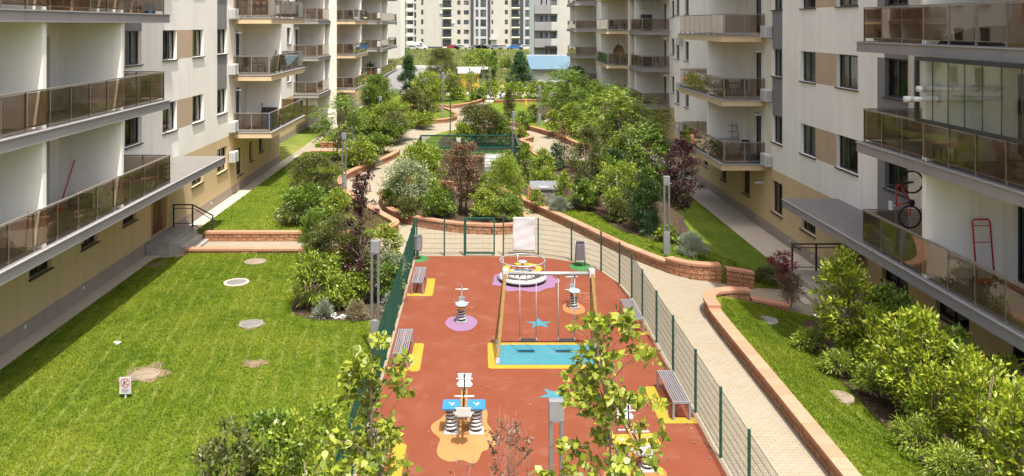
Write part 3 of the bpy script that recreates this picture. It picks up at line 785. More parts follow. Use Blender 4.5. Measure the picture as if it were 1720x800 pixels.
for x in (-.57, .62): f.box(x - .03, x + .03, 34.63, 34.69, ZP + .02, ZP + 1.55)
for z in (.06, 1.5): f.box(-.54, .59, 34.632, 34.688, ZP + z, ZP + z + .06)
f.build('gate_frame', 'fence_green', t); wires([(-.53, 34.66), (.58, 34.66)], 1.5, ZP, 'mesh_panel', t)
MB().box(.5, .56, 34.58, 34.63, .95, 1.1).build('lock', 'black', t)
def banner():
    b = MB(); nx, nz = 18, 26; x0, x1, z0, z1 = 1.40, 2.30, .22, 1.62
    r = random.Random(3)
    def P(i, j):
        u, v = i / nx, j / nz
        y = 34.60 - .014 * math.sin(6 * v + 2 * u) * (.3 + v) - .006 * math.sin(5 * u + 9 * v) - .004 * math.sin(21 * v - 5 * u)
        return (x0 + (x1 - x0) * u + .012 * math.sin(9 * v), y, z0 + (z1 - z0) * v)
    g = [P(i, j) for j in range(nz + 1) for i in range(nx + 1)]
    b.add(g, [(j * (nx + 1) + i, j * (nx + 1) + i + 1, (j + 1) * (nx + 1) + i + 1, (j + 1) * (nx + 1) + i) for j in range(nz) for i in range(nx)], True)
    o = b.build('cloth_banner', 'tarp'); s = o.modifiers.new('thickness', 'SOLIDIFY'); s.thickness = .006
    tag(o, 'crumpled blank white sheet tied to the far fence right of the gate', 'banner')
banner()

# ------------------------------------------------------------------ lamps
def lamp(label, x, y, z, h=3.2, rz=0.0, w=.26):
    t = thing('garden_lamp', label, 'lamp', (x, y, z), rz, 'twin-post garden lamps')
    MB().box(-w / 2, w / 2, -.07, .07, 0, .92 * h / 3.2).build('base_box', 'lamp_head_grey', t, .01)
    for s in (-1, 1): MB().box(s * (w / 2 - .035) - .033, s * (w / 2 - .035) + .033, -.06, .06, .92 * h / 3.2, h - .36).build('post', 'lamp_grey', t, .006)
    hd = MB().box(-w / 2, w / 2, -.07, .07, h - .36, h).build('head', 'lamp_head_grey', t, .012)
    MB().box(-w / 2 + .06, w / 2 - .06, -.05, .05, h - .378, h - .362).build('diffuser', 'white_plastic', hd)
lamp('twin-post lamp beside the left playground fence in front of the plum tree', -3.04, 24.35, .05, 3.25)
lamp('twin-post lamp standing by the near end of the playground, top only in view', 1.33, 14.4, -.07, 3.2)
x, y, _ = G(1122, 427, .35); lamp('tall twin-post lamp on the red block wall of the right garden', 7.55, 33.6, .36, 3.15, 0, .26)
lamp('twin-post lamp between the shrubs left of the winding path', -7.55, 46.6, .27, 3.3)
lamp('twin-post lamp at the corner of the green cage', 2.35, 56.2, .36, 3.4)
lamp('slim lamp standing above the north east ring wall', 5.55, 76.6, .36, 3.7)
lamp('slim lamp on the small lawn inside the far path bend', -3.65, 83.6, .27, 4.6)
lamp('slim lamp among shrubs left of the ring path', -8.3, 70.0, .2, 3.4)
lamp('grey lamp half hidden behind the small left tree', -9.7, 64.3, 0, 3.9)
lamp('slim lamp half hidden behind the big right tree', 10.6, 66, -.2, 3.4)
lamp('short lamp at the edge of the far left lawn', -6.05, 97, .2, 2.8)
lamp('tall slim lamp post in front of the orange kiosk', .5, 112, 0, 4.2, 0, .3)
lamp('thin lamp post near the bending person', 1.4, 106, 0, 4.2, 0, .22)
lamp('thin lamp post left of the orange kiosk', -1.3, 110, 0, 3.9, 0, .22)
# ------------------------------------------------------------------ apartment buildings
from mathutils import Matrix
def side_map(Fx, n): return lambda u, v, d: (Fx - n * d, u, v)
def front_map(Fy): return lambda u, v, d: (u, Fy + d, v)
def ubox(b, mp, u0, u1, v0, v1, d0, d1):
    p, q = mp(u0, v0, d0), mp(u1, v1, d1)
    return b.box(min(p[0], q[0]), max(p[0], q[0]), min(p[1], q[1]), max(p[1], q[1]), min(p[2], q[2]), max(p[2], q[2]))
def facade(bld, mp, u0, u1, v0, v1, ops, zones, mats, depth=.24, name='wall'):
    us = sorted({u0, u1, *[o[0] for o in ops], *[o[1] for o in ops], *[z[0] for z in zones], *[z[1] for z in zones]})
    vs = sorted({v0, v1, *[o[2] for o in ops], *[o[3] for o in ops], *[z[2] for z in zones], *[z[3] for z in zones]})
    us = [u for u in us if u0 <= u <= u1]; vs = [v for v in vs if v0 <= v <= v1]
    b = MB()
    for a, c in zip(us, us[1:]):
        for e, g in zip(vs, vs[1:]):
            if c - a < 1e-5 or g - e < 1e-5: continue
            um, vm = (a + c) / 2, (e + g) / 2
            if any(o[0] < um < o[1] and o[2] < vm < o[3] for o in ops): continue
            mi = 0
            for z in zones:
                if z[0] <= um <= z[1] and z[2] <= vm <= z[3]: mi = z[4]
            b.mi = mi; b.add([mp(a, e, 0), mp(c, e, 0), mp(c, g, 0), mp(a, g, 0)], [(0, 1, 2, 3)])
    for o in ops:
        mi = 0; um, vm = (o[0] + o[1]) / 2, (o[2] + o[3]) / 2
        for z in zones:
            if z[0] <= um <= z[1] and z[2] <= vm <= z[3]: mi = z[4]
        b.mi = mi
        q = [(o[0], o[2]), (o[1], o[2]), (o[1], o[3]), (o[0], o[3])]
        for i in range(4):
            (a, e), (c, g) = q[i], q[(i + 1) % 4]
            b.add([mp(a, e, 0), mp(c, g, 0), mp(c, g, depth), mp(a, e, depth)], [(0, 1, 2, 3)])
    b.mi = 0
    return b.build(name, mats, bld)
wseed = random.Random(21)
def window(bld, mp, o, depth=.2, split=True, sill=True, door=False, curt=None):
    u0, u1, v0, v1 = o; fw = .07
    f = MB()
    ubox(f, mp, u0, u1, v0, v0 + fw, depth - .06, depth); ubox(f, mp, u0, u1, v1 - fw, v1, depth - .06, depth)
    ubox(f, mp, u0, u0 + fw, v0 + fw, v1 - fw, depth - .06, depth); ubox(f, mp, u1 - fw, u1, v0 + fw, v1 - fw, depth - .06, depth)
    if split:
        m = u0 + (u1 - u0) * (.5 if door else .56); ubox(f, mp, m - fw * .65, m + fw * .65, v0 + fw, v1 - fw, depth - .062, depth)
    fr = f.build('window' if not door else 'balcony_door', 'dark_frame', bld)
    p = MB(); p.add([mp(u0 + fw, v0 + fw, depth - .03), mp(u1 - fw, v0 + fw, depth - .03), mp(u1 - fw, v1 - fw, depth - .03), mp(u0 + fw, v1 - fw, depth - .03)], [(0, 1, 2, 3)])
    p.build('pane', 'window_glass', fr)
    if curt is None: curt = wseed.choice([0, .35, .5, .6, .8])
    if curt:
        k = MB(); a = u0 + .02; b_ = u0 + (u1 - u0) * curt; n = 12
        if wseed.random() < .5: a, b_ = u1 - (u1 - u0) * curt, u1 - .02
        pts = [(a + (b_ - a) * i / n, depth + .10 + .025 * (i % 2)) for i in range(n + 1)]
        k.add([mp(u, v, d) for u, d in pts for v in (v0, v1)], [(2 * i, 2 * i + 2, 2 * i + 3, 2 * i + 1) for i in range(n)])
        k.build('curtain', 'curtain', fr)
    if sill and not door:
        s = MB(); ubox(s, mp, u0 - .06, u1 + .06, v0 - .045, v0 - .002, -.07, depth - .07); s.build('sill', 'dark_frame', fr)
    return fr
def railing(parent, n, O, F_, y0, y1, z, ends=(True, True), h=1.08, metal='rail_metal', skip=None):
    """posts, rails and tinted panes along the outer edge and the two returns"""
    xo = O - n * .14; m = MB(); dk = MB(); g = MB()
    k = max(1, round((y1 - y0) / 1.2)); st = (y1 - y0) / k
    for i in range(k + 1): dk.cbox(xo, y0 + i * st, z, .05, .05, h - .05)
    m.box(xo - .035, xo + .035, y0 - .03, y1 + .03, z + h - .045, z + h)
    m.box(xo - .02, xo + .02, y0, y1, z + .10, z + .14)
    for i in range(k): g.box(xo + n * .035 - .004, xo + n * .035 + .004, y0 + i * st + .03, y0 + (i + 1) * st - .03, z + .12, z + h - .06)
    for e, yy in ((0, y0), (1, y1)):
        if not ends[e]: continue
        xa, xb = sorted((F_ + n * .04, xo - n * .035)); kk = 2
        m.box(xa, xb, yy - .03, yy + .03, z + h - .043, z + h - .002); m.box(xa, xb, yy - .02, yy + .02, z + .10, z + .14)
        sx = (xb - xa) / kk
        for i in range(kk): g.box(xa + i * sx + .03, xa + (i + 1) * sx - .03, yy - .004, yy + .004, z + .12, z + h - .06)
        for i in range(kk): dk.cbox(xa + i * sx if n > 0 else xb - i * sx, yy, z, .045, .045, h - .05)
    m.v, m.f, m.m, m.sm = m.v + dk.v, m.f + [[i + len(m.v) for i in f] for f in dk.f], m.m + dk.m, m.sm + dk.sm
    r = m.build('railing', metal, parent)
    g.build('glass_panel', 'tinted_glass', parent)
def balcony(bld, n, F_, O, y0, y1, zt, mat, rail=None, th=.34, ends=(True, True), tilt=False):
    xa, xb = sorted((F_ + n * .003, O)); b = MB()
    b.box(xa, xb, y0, y1, zt - th, zt - .045)
    s = b.build('balcony', mat, bld)
    xa2, xb2 = sorted((F_ + n * .003, O + n * .035))
    MB().box(xa2, xb2, y0 - .035, y1 + .035, zt - .043, zt - .012).build('coping', 'coping_metal', s)
    xa3, xb3 = sorted((F_ + n * .004, O - n * .05)); MB().box(xa3, xb3, y0 + .03, y1 - .03, zt - .011, zt).build('floor_tiles', 'tile_floor', s)
    if rail: railing(s, n, O, F_, rail[0], rail[1], zt, ends)
    return s
def partition(bld, n, F_, O, y, z0, z1, t=.2):
    xa, xb = sorted((F_ + n * .002, O - n * .12)); MB().box(xa, xb, y, y + t, z0 + .002, z1 - .002).build('partition_wall', 'white_render', bld)
def shell(bld, x0, x1, y0, y1, z0, z1, skip):
    """back, side and roof walls that close the block behind its facade (skip = the facade side)"""
    b = MB(); P = [(x0, y0), (x1, y0), (x1, y1), (x0, y1)]
    for i in range(4):
        if i in skip: continue
        a, c = P[i], P[(i + 1) % 4]; b.add([(a[0], a[1], z0), (c[0], c[1], z0), (c[0], c[1], z1), (a[0], a[1], z1)], [(0, 1, 2, 3)])
    b.build('wall', 'white_render', bld)
    MB().box(x0, x1, y0, y1, z1 + .002, z1 + .3).build('roof', 'slab_grey', bld)
def seat_parent(o):
    for c in o.children: c.matrix_parent_inverse = Matrix.Translation(-Vector(o.location))
MATS = ['white_render', 'beige_render', 'plinth_render', 'grey_panel', 'tan_panel', 'cream_render']
ST = 3.23

def near_block(n, label):
    """the block beside the playground; n = +1 left (facade looks to +X), -1 right"""
    L = n > 0
    Fx, O = (-13.9, -11.72) if L else (14.4, 12.18)
    zb = 0.0 if L else -.745; z1 = 3.55 if L else 2.62
    top = 30.0; y0, y1 = (3.0, 58.0) if L else (16.8, 61.5)
    lv = [z1 + ST * k for k in range(8)]
    bld = thing('apartment_building', label, 'building', (Fx, y0, zb), 0)
    mp = side_map(Fx, n)
    if L:
        W = [(36.6, 38.3), (40.4, 42.0), (44.2, 45.9), (53.6, 54.6)]; spec = (32.7, 34.3)
        doors = [(9.5, 11.3), (20.4, 22.2), (25.0, 27.0), (47.6, 48.7), (50.6, 52.4)]
        GW = [(12.1, 13.4), (15.6, 16.9), (19.1, 20.4), (22.4, 23.7), (25.75, 27.1), (29.1, 30.4), (32.5, 33.8), (40.3, 41.9)]
        gz = (1.72, 2.42); tall = [(44.2, 45.9, 1.65, 2.95), (47.7, 48.9, .9, 2.5), (50.4, 51.2, 1.3, 2.5), (52.6, 53.6, 1.5, 2.5)]
        ent = (35.3, 37.2, .56, 2.95); tan = [(38.3, 40.4)]; gp = (44.2, 45.9); parts_y = (22.6, 27.55, 49.75); Br = (47.0, 56.0); A0, A1, canopy = 5.0, 31.55, 38.5; cream = (46.35, 46.98)
        first = 7.7
    else:
        W = [(31.7, 33.6), (35.7, 37.35), (39.6, 40.95), (57.3, 58.5), (60.0, 61.2)]; spec = (28.0, 29.6)
        doors = [(20.9, 22.5), (42.6, 43.7), (46.4, 48.4)]
        GW = [(17.6, 19.4), (21.0, 22.7), (24.5, 26.3), (28.0, 29.8), (35.7, 37.3)]
        gz = (.50, 1.20); tall = [(39.6, 41.0, .45, 2.0), (44.4, 45.6, .45, 2.0), (48.6, 49.6, .45, 1.9), (52.5, 53.6, .6, 1.8), (57.3, 58.5, .45, 1.9)]
        ent = (30.9, 33.0, -.10, 2.2); tan = [(33.6, 35.7)]; gp = (39.6, 40.95); parts_y = (22.95, 44.85); Br = (41.85, 51.1); A0, A1, canopy = 16.9, 26.9, 33.5; cream = (41.0, 41.8)
    ops, zones = [], []
    vis = [z for z in lv if z < 11]
    for z in vis:
        for w in W: ops.append((w[0], w[1], z + 1.25, z + 2.58))
        ops.append((spec[0], spec[1], z + 1.2, z + 2.58))
        for d in doors: ops.append((d[0], d[1], z + .06, z + 2.45))
    for g in GW: ops.append((g[0], g[1], gz[0], gz[1]))
    ops += tall; ops.append(ent)
    zones.append((y0, y1, zb, z1 - .1 if L else z1 - .1, 1)); zones.append((y0, y1, zb, zb + .52, 2))
    for z in lv:
        for t in tan: zones.append((t[0], t[1], z + 1.25, z + 2.58, 4))
        zones.append((gp[0], gp[1], z + 2.58, z + ST + 1.25, 3))
        zones.append((spec[0] - .03, spec[1] + .03, z + 2.58, z + ST, 3))
        if not L: zones.append((spec[0] - .03, spec[1] + .55, z + .02, z + 2.58, 3)); zones.append((27.2, spec[0] - .03, z, z + ST, 5))
        zones.append((cream[0], cream[1], z, z + ST, 5))
    zones.append((gp[0], gp[1], z1 - .1, z1 + 1.25, 0))
    facade(bld, mp, y0, y1, zb - .6, top, ops, zones, MATS)
    for z in vis:
        for w in W: window(bld, mp, (w[0], w[1], z + 1.25, z + 2.58))
        window(bld, mp, (spec[0], spec[1], z + 1.2, z + 2.58), curt=.4)
        for d in doors: window(bld, mp, (d[0], d[1], z + .06, z + 2.45), door=True)
    for g in GW: window(bld, mp, (g[0], g[1], gz[0], gz[1]), curt=0)
    for g in tall: window(bld, mp, g, curt=.3)
    # entrance door
    d = MB(); ubox(d, mp, ent[0], ent[0] + .42, ent[2], ent[3], .08, .16); ubox(d, mp, ent[1] - .40, ent[1], ent[2], ent[3], .08, .16)
    dr = d.build('entrance_door', 'wood_door', bld)
    l = MB(); ubox(l, mp, ent[0] + .43, ent[1] - .41, ent[2] + .01, ent[3], .12, .17); l.build('door_leaf', 'dark_door', dr)
    hd = MB(); ubox(hd, mp, ent[1] - .60, ent[1] - .56, ent[2] + .7, ent[2] + 1.6, .06, .09); ubox(hd, mp, ent[1] - .63, ent[1] - .53, ent[2] + 1.55, ent[2] + 1.7, .09, .119); hd.build('handle', 'steel', dr)
    # balconies
    for k, z in enumerate(lv):
        seen = z < 11
        end = canopy if k == 0 else A1
        re = (A0 + .15, (A1 + .35 if k == 0 and L else (A1 - .25 if k else A1 - .2)))
        balcony(bld, n, Fx, O, A0, end, z, 'slab_grey', re if seen else None)
        balcony(bld, n, Fx, O, Br[0], Br[1], z, 'slab_beige', (Br[0] + .12, Br[1] - .12) if seen else None)
        if seen:
            zn = z + ST - .34
            for p in parts_y: partition(bld, n, Fx, O, p, z, zn)
    # inner block of the balcony bays: the solid bay beyond the partition
    if L:
        shell(bld, Fx - 11, Fx, y0, y1, zb - .6, top, (1,))
    else:
        shell(bld, Fx, Fx + 11, y0, y1, zb - .6, top, (3,))
    # small round lights in the plinth
    k = MB()
    for u in ([18, 21.5, 25.5, 29.3, 39.6, 43.2] if L else [36, 38.6, 43]):
        p = mp(u, zb + .36, -.012); k.bar((p[0] - n * .02, u, p[2]), (p[0] + n * .012, u, p[2]), .11)
    k.build('plinth_light', 'white_plastic', bld)
    seat_parent(bld)
    return bld, lv
LB, LV = near_block(1, 'pale apartment building on the left with long grey slabs and tinted glass balconies')
RB, RV = near_block(-1, 'pale apartment building on the right with a glazed balcony and a canopy over its door')

def far_block(n, label):
    L = n > 0
    bld = thing('apartment_building', label, 'building', ((-13.9 if L else 14.4), 66, 0), 0)
    z1 = 3.55 if L else 2.62; zb = 0 if L else -.75; top = 27
    lv = [z1 + ST * k for k in range(7)]; vis = [z for z in lv if z < 14]
    F1, O1 = (-16.2, -14.0) if L else (16.5, 14.0); F2, O2 = (-13.9, -11.72) if L else (14.4, 11.95)
    yA, yB, yC = (58.0, 78.6, 118) if L else (61.5, 78.0, 112)
    c1 = (72.6, 78.58) if L else (72.2, 77.98); c2 = (78.75, 88) if L else (78.3, 85.5); c3 = (98, 116) if L else (102, 111)
    # recessed wall
    ops, zones = [], []
    for z in vis:
        for u in (66.5, 70.2): ops.append((u, u + 1.5, z + 1.2, z + 2.58))
        ops.append((73.6, 74.8, z + .06, z + 2.4))
    zones.append((yA, yB, zb - 1, z1 - .1, 1)); zones.append((yA, yB, zb - 1, zb + .45, 2))
    mp = side_map(F1, n); facade(bld, mp, yA, yB, zb - .6, top, ops, zones, MATS)
    for z in vis:
        for u in (66.5, 70.2): window(bld, mp, (u, u + 1.5, z + 1.2, z + 2.58))
        window(bld, mp, (73.6, 74.8, z + .06, z + 2.4), door=True)
    # projecting wing
    ops, zones = [], []
    for z in vis:
        ops.append((c2[0] + 1.0, c2[0] + 2.1, z + .06, z + 2.4)); ops.append((92.4, 94.0, z + 1.2, z + 2.58)); ops.append((c3[0] + 1.0, c3[0] + 2.2, z + .06, z + 2.4))
    zones.append((yB, yC, zb - 1, z1 - .1, 1)); zones.append((yB, yC, zb - 1, zb + .45, 2))
    mp = side_map(F2, n); facade(bld, mp, yB, yC, zb - .6, top, ops, zones, MATS)
    for z in vis:
        window(bld, mp, (c2[0] + 1.0, c2[0] + 2.1, z + .06, z + 2.4), door=True); window(bld, mp, (92.4, 94.0, z + 1.2, z + 2.58)); window(bld, mp, (c3[0] + 1.0, c3[0] + 2.2, z + .06, z + 2.4), door=True)
    # wall of the wing that looks at the camera, and its projecting fin
    xa, xb = sorted((F1, F2)); MB().add([(xa, yB, zb - .6), (xb, yB, zb - .6), (xb, yB, top), (xa, yB, top)], [(0, 1, 2, 3)]).build('wall', 'white_render', bld)
    xa, xb = sorted((F2 + n * .002, F2 + n * .45)); MB().box(xa, xb, yB - .02, yB + .16, zb - .6, top).build('fin_wall', 'cream_render', bld)
    for k, z in enumerate(lv):
        seen = z < 14
        zn = z + ST - .34
        balcony(bld, n, F1, O1, c1[0], c1[1], z, 'slab_grey', (c1[0] + .12, c1[1] - .12) if seen else None, ends=(True, False))
        balcony(bld, n, F2, O2, c2[0], c2[1], z, 'slab_beige', (c2[0] + .12, c2[1] - .12) if seen else None)
        balcony(bld, n, F2, O2 + n * .3, c3[0], c3[1], z, 'slab_grey', (c3[0] + .12, c3[1] - .12) if seen else None)
        if seen:
            partition(bld, n, F1, O1, c1[0] + 3.4, z, zn); partition(bld, n, F2, O2, c2[0] + 4.4, z, zn)
            partition(bld, n, F2, O2, c3[0] + 3.2, z, zn); partition(bld, n, F2, O2 + n * .3, c3[0] + 7.0 if L else c3[0] + 6, z, zn)
    x0, x1 = sorted((F1 - n * 9, F1)); shell(bld, x0, x1, yA + .01, yB, zb - .6, top, (1,) if L else (3,))
    x0, x1 = sorted((F1 - n * 9, F2)); shell(bld, x0, x1, yB + .01, yC, zb - .6, top, (1,) if L else (3,))
    if L:
        MB().box(-14.6, -12.6, 105.5, 115.5, -.1, z1 - .36).build('ground_floor_wall', 'beige_render', bld)
    else:
        MB().box(12.9, 14.38, 103, 110.5, -1, z1 - .36).build('ground_floor_wall', 'beige_render', bld)
    seat_parent(bld)
    return lv
far_block(1, 'pale apartment building farther back on the left with stacked corner balconies')
far_block(-1, 'pale apartment building farther back on the right with stacked corner balconies')

# entrance steps and their handrails
t = thing('entrance_steps', 'grey stone landing and steps at the left building door', 'steps', (-13.88, 34.7, 0))
MB().box(.0, 1.0, .0, 2.9, -.1, .53).build('landing', 'concrete', t)
for i in range(3): MB().box(1.002 + .3 * i, 1.3 + .3 * i, .35 + .3 * 0, 2.55, -.1, .39 - .14 * i).build('step', 'concrete', t)
t = thing('handrail', 'dark metal handrail going down the left entrance steps', 'handrail', (-13.88, 37.45, 0), 0, 'entrance handrails')
for x, z0, z1 in ((.15, .53, 1.5), (1.0, .53, 1.5), (1.9, .0, 1.0)): MB().box(x - .03, x + .03, -.03, .03, z0, z1).build('post', 'dark_frame', t)
MB().bar((.12, 0, 1.52), (1.0, 0, 1.52), .05).bar((1.0, 0, 1.52), (1.94, 0, 1.02), .05).build('top_rail', 'dark_frame', t)
MB().bar((.18, 0, .68), (.97, 0, .68), .03).bar((.18, 0, 1.36), (.97, 0, 1.36), .03).bar((1.03, 0, 1.36), (1.87, 0, .86), .03).bar((1.03, 0, .60), (1.87, 0, .16), .03).build('lower_rail', 'dark_frame', t)
t = thing('entrance_steps', 'pale stone landing at the right building door', 'steps', (14.38, 31.0, -.75))
MB().box(-2.0, 0, -.9, 2.2, 0, .58).build('landing', 'pale_concrete', t)
for i in range(2): MB().box(-2.302 - .3 * i, -2.002 - .3 * i, -.8, 1.2, 0, .42 - .17 * i).build('step', 'pale_concrete', t)
t = thing('handrail', 'dark brown metal handrail round the right entrance landing', 'handrail', (14.38, 33.1, -.17), 0, 'entrance handrails')
for x in (-.06, -1.0, -1.95): MB().box(x - .03, x + .03, -.03, .03, 0, 1.05).build('post', 'rail_dark', t)
MB().bar((-.02, 0, 1.07), (-2.0, 0, 1.07), .05).bar((-1.97, 0, 1.07), (-1.97, -.9, 1.07), .05).build('top_rail', 'rail_dark', t)
MB().bar((-.08, 0, .92), (-1.9, 0, .92), .03).bar((-.08, 0, .15), (-1.9, 0, .15), .03).build('lower_rail', 'rail_dark', t)
MB().box(12.2, 12.55, 52, 58, -.8, -.35).build('concrete_curb', 'concrete')
tag(bpy.data.objects['concrete_curb'], 'low concrete kerb beside the right walkway beyond the purple plum tree', 'kerb')

# ------------------------------------------------------------------ things on the facades and balconies
def ac_unit(label, x, y, z, n, group='air conditioners on the buildings', bracket=True, rot=None):
    """outdoor unit; front looks to +X before turning"""
    t = thing('air_conditioner', label, 'air conditioner', (x, y, z), (0 if n > 0 else math.pi) if rot is None else rot, group)
    MB().box(.02, .33, -.40, .40, 0, .56).build('casing', 'white_plastic', t, .012)
    g = MB()
    for i in range(4): g.lathe([(.07 + .055 * i, 0), (.082 + .055 * i, 0)], 20)
    g.v = [(.337, b_ - .06, a_ + .28) for a_, b_, c_ in g.v]; g.build('fan_grille', 'grey_plastic', t)
    for sgn in (-1, 1):
        s = MB()
        s.box(.055, .30, sgn * .402 - .004, sgn * .402 + .004, .07, .50)
        v_ = s.build('side_vent', 'grey_plastic', t); l_ = MB().box(.17, .185, sgn * .407 - .004, sgn * .407 + .004, .06, .51)
        for i in range(5): l_.box(.05, .305, sgn * .406 - .0038, sgn * .406 + .0038, .06 + i * .105, .085 + i * .105)
        l_.build('vent_grid', 'white_plastic', v_)
    if bracket: MB().box(-.02, .34, -.32, -.28, -.05, 0).box(-.02, .34, .28, .32, -.05, 0).build('bracket', 'white_plastic', t)
    return t
for i, (z, w) in enumerate(((9.95, 'uppermost'), (6.85, 'second from the top'), (3.65, 'third from the top'), (1.98, 'lowest of four'))):
    ac_unit('white air conditioner on the corner of the left beige balconies, ' + w, -13.88, 46.55, z, 1)
for i, (z, w) in enumerate(((9.0, 'uppermost'), (5.85, 'middle'), (2.65, 'lowest'))):
    ac_unit('white air conditioner on the corner of the right beige balconies, ' + w, 14.38, 41.3, z, -1)
for i, (z, w) in enumerate(((8.2, 'uppermost'), (5.0, 'middle'), (1.9, 'lowest'))):
    ac_unit('white air conditioner under the grey far windows of the right building, ' + w + ' of three', 14.38, 59.2, z, -1)
for k, (y, z, w) in enumerate(((98.0, 10.4, 'top'), (98.0, 7.1, 'middle'), (98.0, 3.9, 'bottom'))):
    ac_unit('small white air conditioner beside the farthest left balconies, %s one' % w, -11.9, y - .6, z, 1)
ac_unit('white air conditioner on the floor of the left second balcony under the window', -13.4, 33.3, 6.85, 1, bracket=False)
ac_unit('white air conditioner on the second right balcony behind the tinted panes', 14.2, 28.4, 5.9, -1, bracket=False)
ac_unit('grey looking air conditioner behind tinted glass of the left second balcony', -13.1, 27.35, 7.05, 1, bracket=False, rot=R(-90))
for j, x in enumerate((-15.6, -14.6)): ac_unit('air conditioner with a dark fan under the recessed left balcony, %s of the pair' % ('left' if j == 0 else 'right'), x, 73.4, 2.55, 1, rot=R(-90))
ac_unit('air conditioner high under the top recessed right balcony', 14.9, 75.4, 11.1, -1, rot=R(-90))
for j, x in enumerate((15.1, 15.9)): ac_unit('air conditioner on the floor of the lowest recessed right balcony, %s one' % ('left' if j == 0 else 'right'), x, 75.3, 2.65, -1, bracket=False, rot=R(-90))
ac_unit('air conditioner above the small window under the right beige balcony', 14.38, 47.2, 1.5, -1)

def wall_lamp(label, x, y, z, n):
    t = thing('wall_lamp', label, 'lamp', (x, y, z), 0, 'white tubular wall lamps')
    MB().tube([(0, 0, 0), (n * .40, 0, 0)], .055, 10).build('lamp_tube', 'white_plastic', t)
    MB().box(-.02, .02, -.07, .07, -.09, .09).build('wall_plate', 'white_plastic', t)
for z, w in ((9.15, 'upper'), (5.9, 'lower')): wall_lamp('white tube lamp on the wall of the left beige balconies, %s one' % w, -13.88, 47.35, z, 1)
for z, w in ((8.25, 'upper'), (5.05, 'middle'), (1.6, 'lowest')): wall_lamp('white tube lamp on the wall of the right beige balconies, %s one' % w, 14.38, 42.25, z, -1)
for z, w in ((9.3, 'upper'), (6.2, 'lower')): wall_lamp('small white tube lamp by the recessed left balconies, %s one' % w, -16.15, 72.9, z, 1)
for z, w in ((8.4, 'upper'), (5.2, 'middle'), (1.9, 'lowest')): wall_lamp('small white tube lamp by the recessed right balconies, %s one' % w, 16.45, 72.4, z, -1)

def chair(label, x, y, z, rz, mat='black', group='balcony chairs'):
    t = thing('balcony_chair', label, 'chair', (x, y, z), rz, group)
    MB().box(-.23, .23, -.22, .22, .42, .46).build('seat', mat, t, .01)
    MB().add([(-.22, .20, .46), (.22, .20, .46), (.22, .24, .46), (-.22, .24, .46), (-.2, .30, .92), (.2, .30, .92), (.2, .34, .92), (-.2, .34, .92)],
             [(0, 3, 2, 1), (4, 5, 6, 7), (0, 1, 5, 4), (1, 2, 6, 5), (2, 3, 7, 6), (3, 0, 4, 7)]).build('backrest', mat, t)
    for a in (-1, 1):
        for c in (-1, 1): MB().bar((a * .19, c * .18, .42), (a * .23, c * .22, 0), .035).build('leg', 'black' if mat == 'black' else 'wood_pole', t)
def table(label, x, y, z, w=.7, d=.7, h=.72, mat='black', leg=None, cat='table'):
    t = thing('balcony_table', label, cat, (x, y, z))
    MB().box(-w / 2, w / 2, -d / 2, d / 2, h - .04, h).build('tabletop', mat, t)
    for a in (-1, 1):
        for c in (-1, 1): MB().cbox(a * (w / 2 - .04), c * (d / 2 - .04), 0, .04, .04, h - .04).build('leg', leg or mat, t)
zL, zR = LV, RV
chair('dark chair on the first left balcony behind tinted glass near the frame edge', -12.9, 19.6, zL[0], R(30)); chair('dark chair beside the crates on the first left balcony', -12.7, 21.3, zL[0], R(-60))
def simple(name, label, cat, b, mat, group=None, bevel=0): return tag(b.build(name, mat, None, bevel), label, cat, group)
simple('storage_box', 'blue and brown storage box on the first left balcony', 'box', MB().box(-13.5, -12.8, 17.6, 18.6, zL[0] + .003, zL[0] + .75), 'blue_crate')
t = thing('mop', 'pale wooden mop leaning on the first left balcony rail', 'mop', (-12.2, 22.4, zL[0]))
MB().bar((0, 0, 0), (.15, -.12, 1.05), .03).build('handle', 'wood_pole', t); MB().box(-.1, .1, -.05, .05, 0, .12).build('mop_head', 'cloth_beige', t)
t = thing('broom', 'red broom leaning on the white wall of the first left balcony', 'broom', (-13.55, 26.9, zL[0]))
MB().bar((0, 0, .12), (.25, .5, 1.62), .028).build('handle', 'red_paint', t); MB().box(-.16, .16, -.04, .05, 0, .16).build('brush', 'red_paint', t)
simple('plastic_bucket', 'dark storage crate under the red broom', 'crate', MB().box(-13.35, -12.75, 27.05, 27.5, zL[0] + .003, zL[0] + .5), 'dark_cloth')
for i, (y, w, h, m, nm) in enumerate(((23.5, .9, .5, 'wood_pole', 'yellow wooden'), (25.2, 1.0, .35, 'cardboard', 'brown'), (26.8, .8, .3, 'white_plastic', 'white'), (29.4, 1.0, .3, 'cardboard', 'flat brown'), (30.7, .35, .3, 'blue_crate', 'small blue'))):
    simple('storage_box', nm + ' box behind the glass of the top left balcony', 'box', MB().box(-12.6, -12.0, y - w / 2, y + w / 2, zL[2] + .003, zL[2] + h + .1), m, 'boxes on the top left balcony')
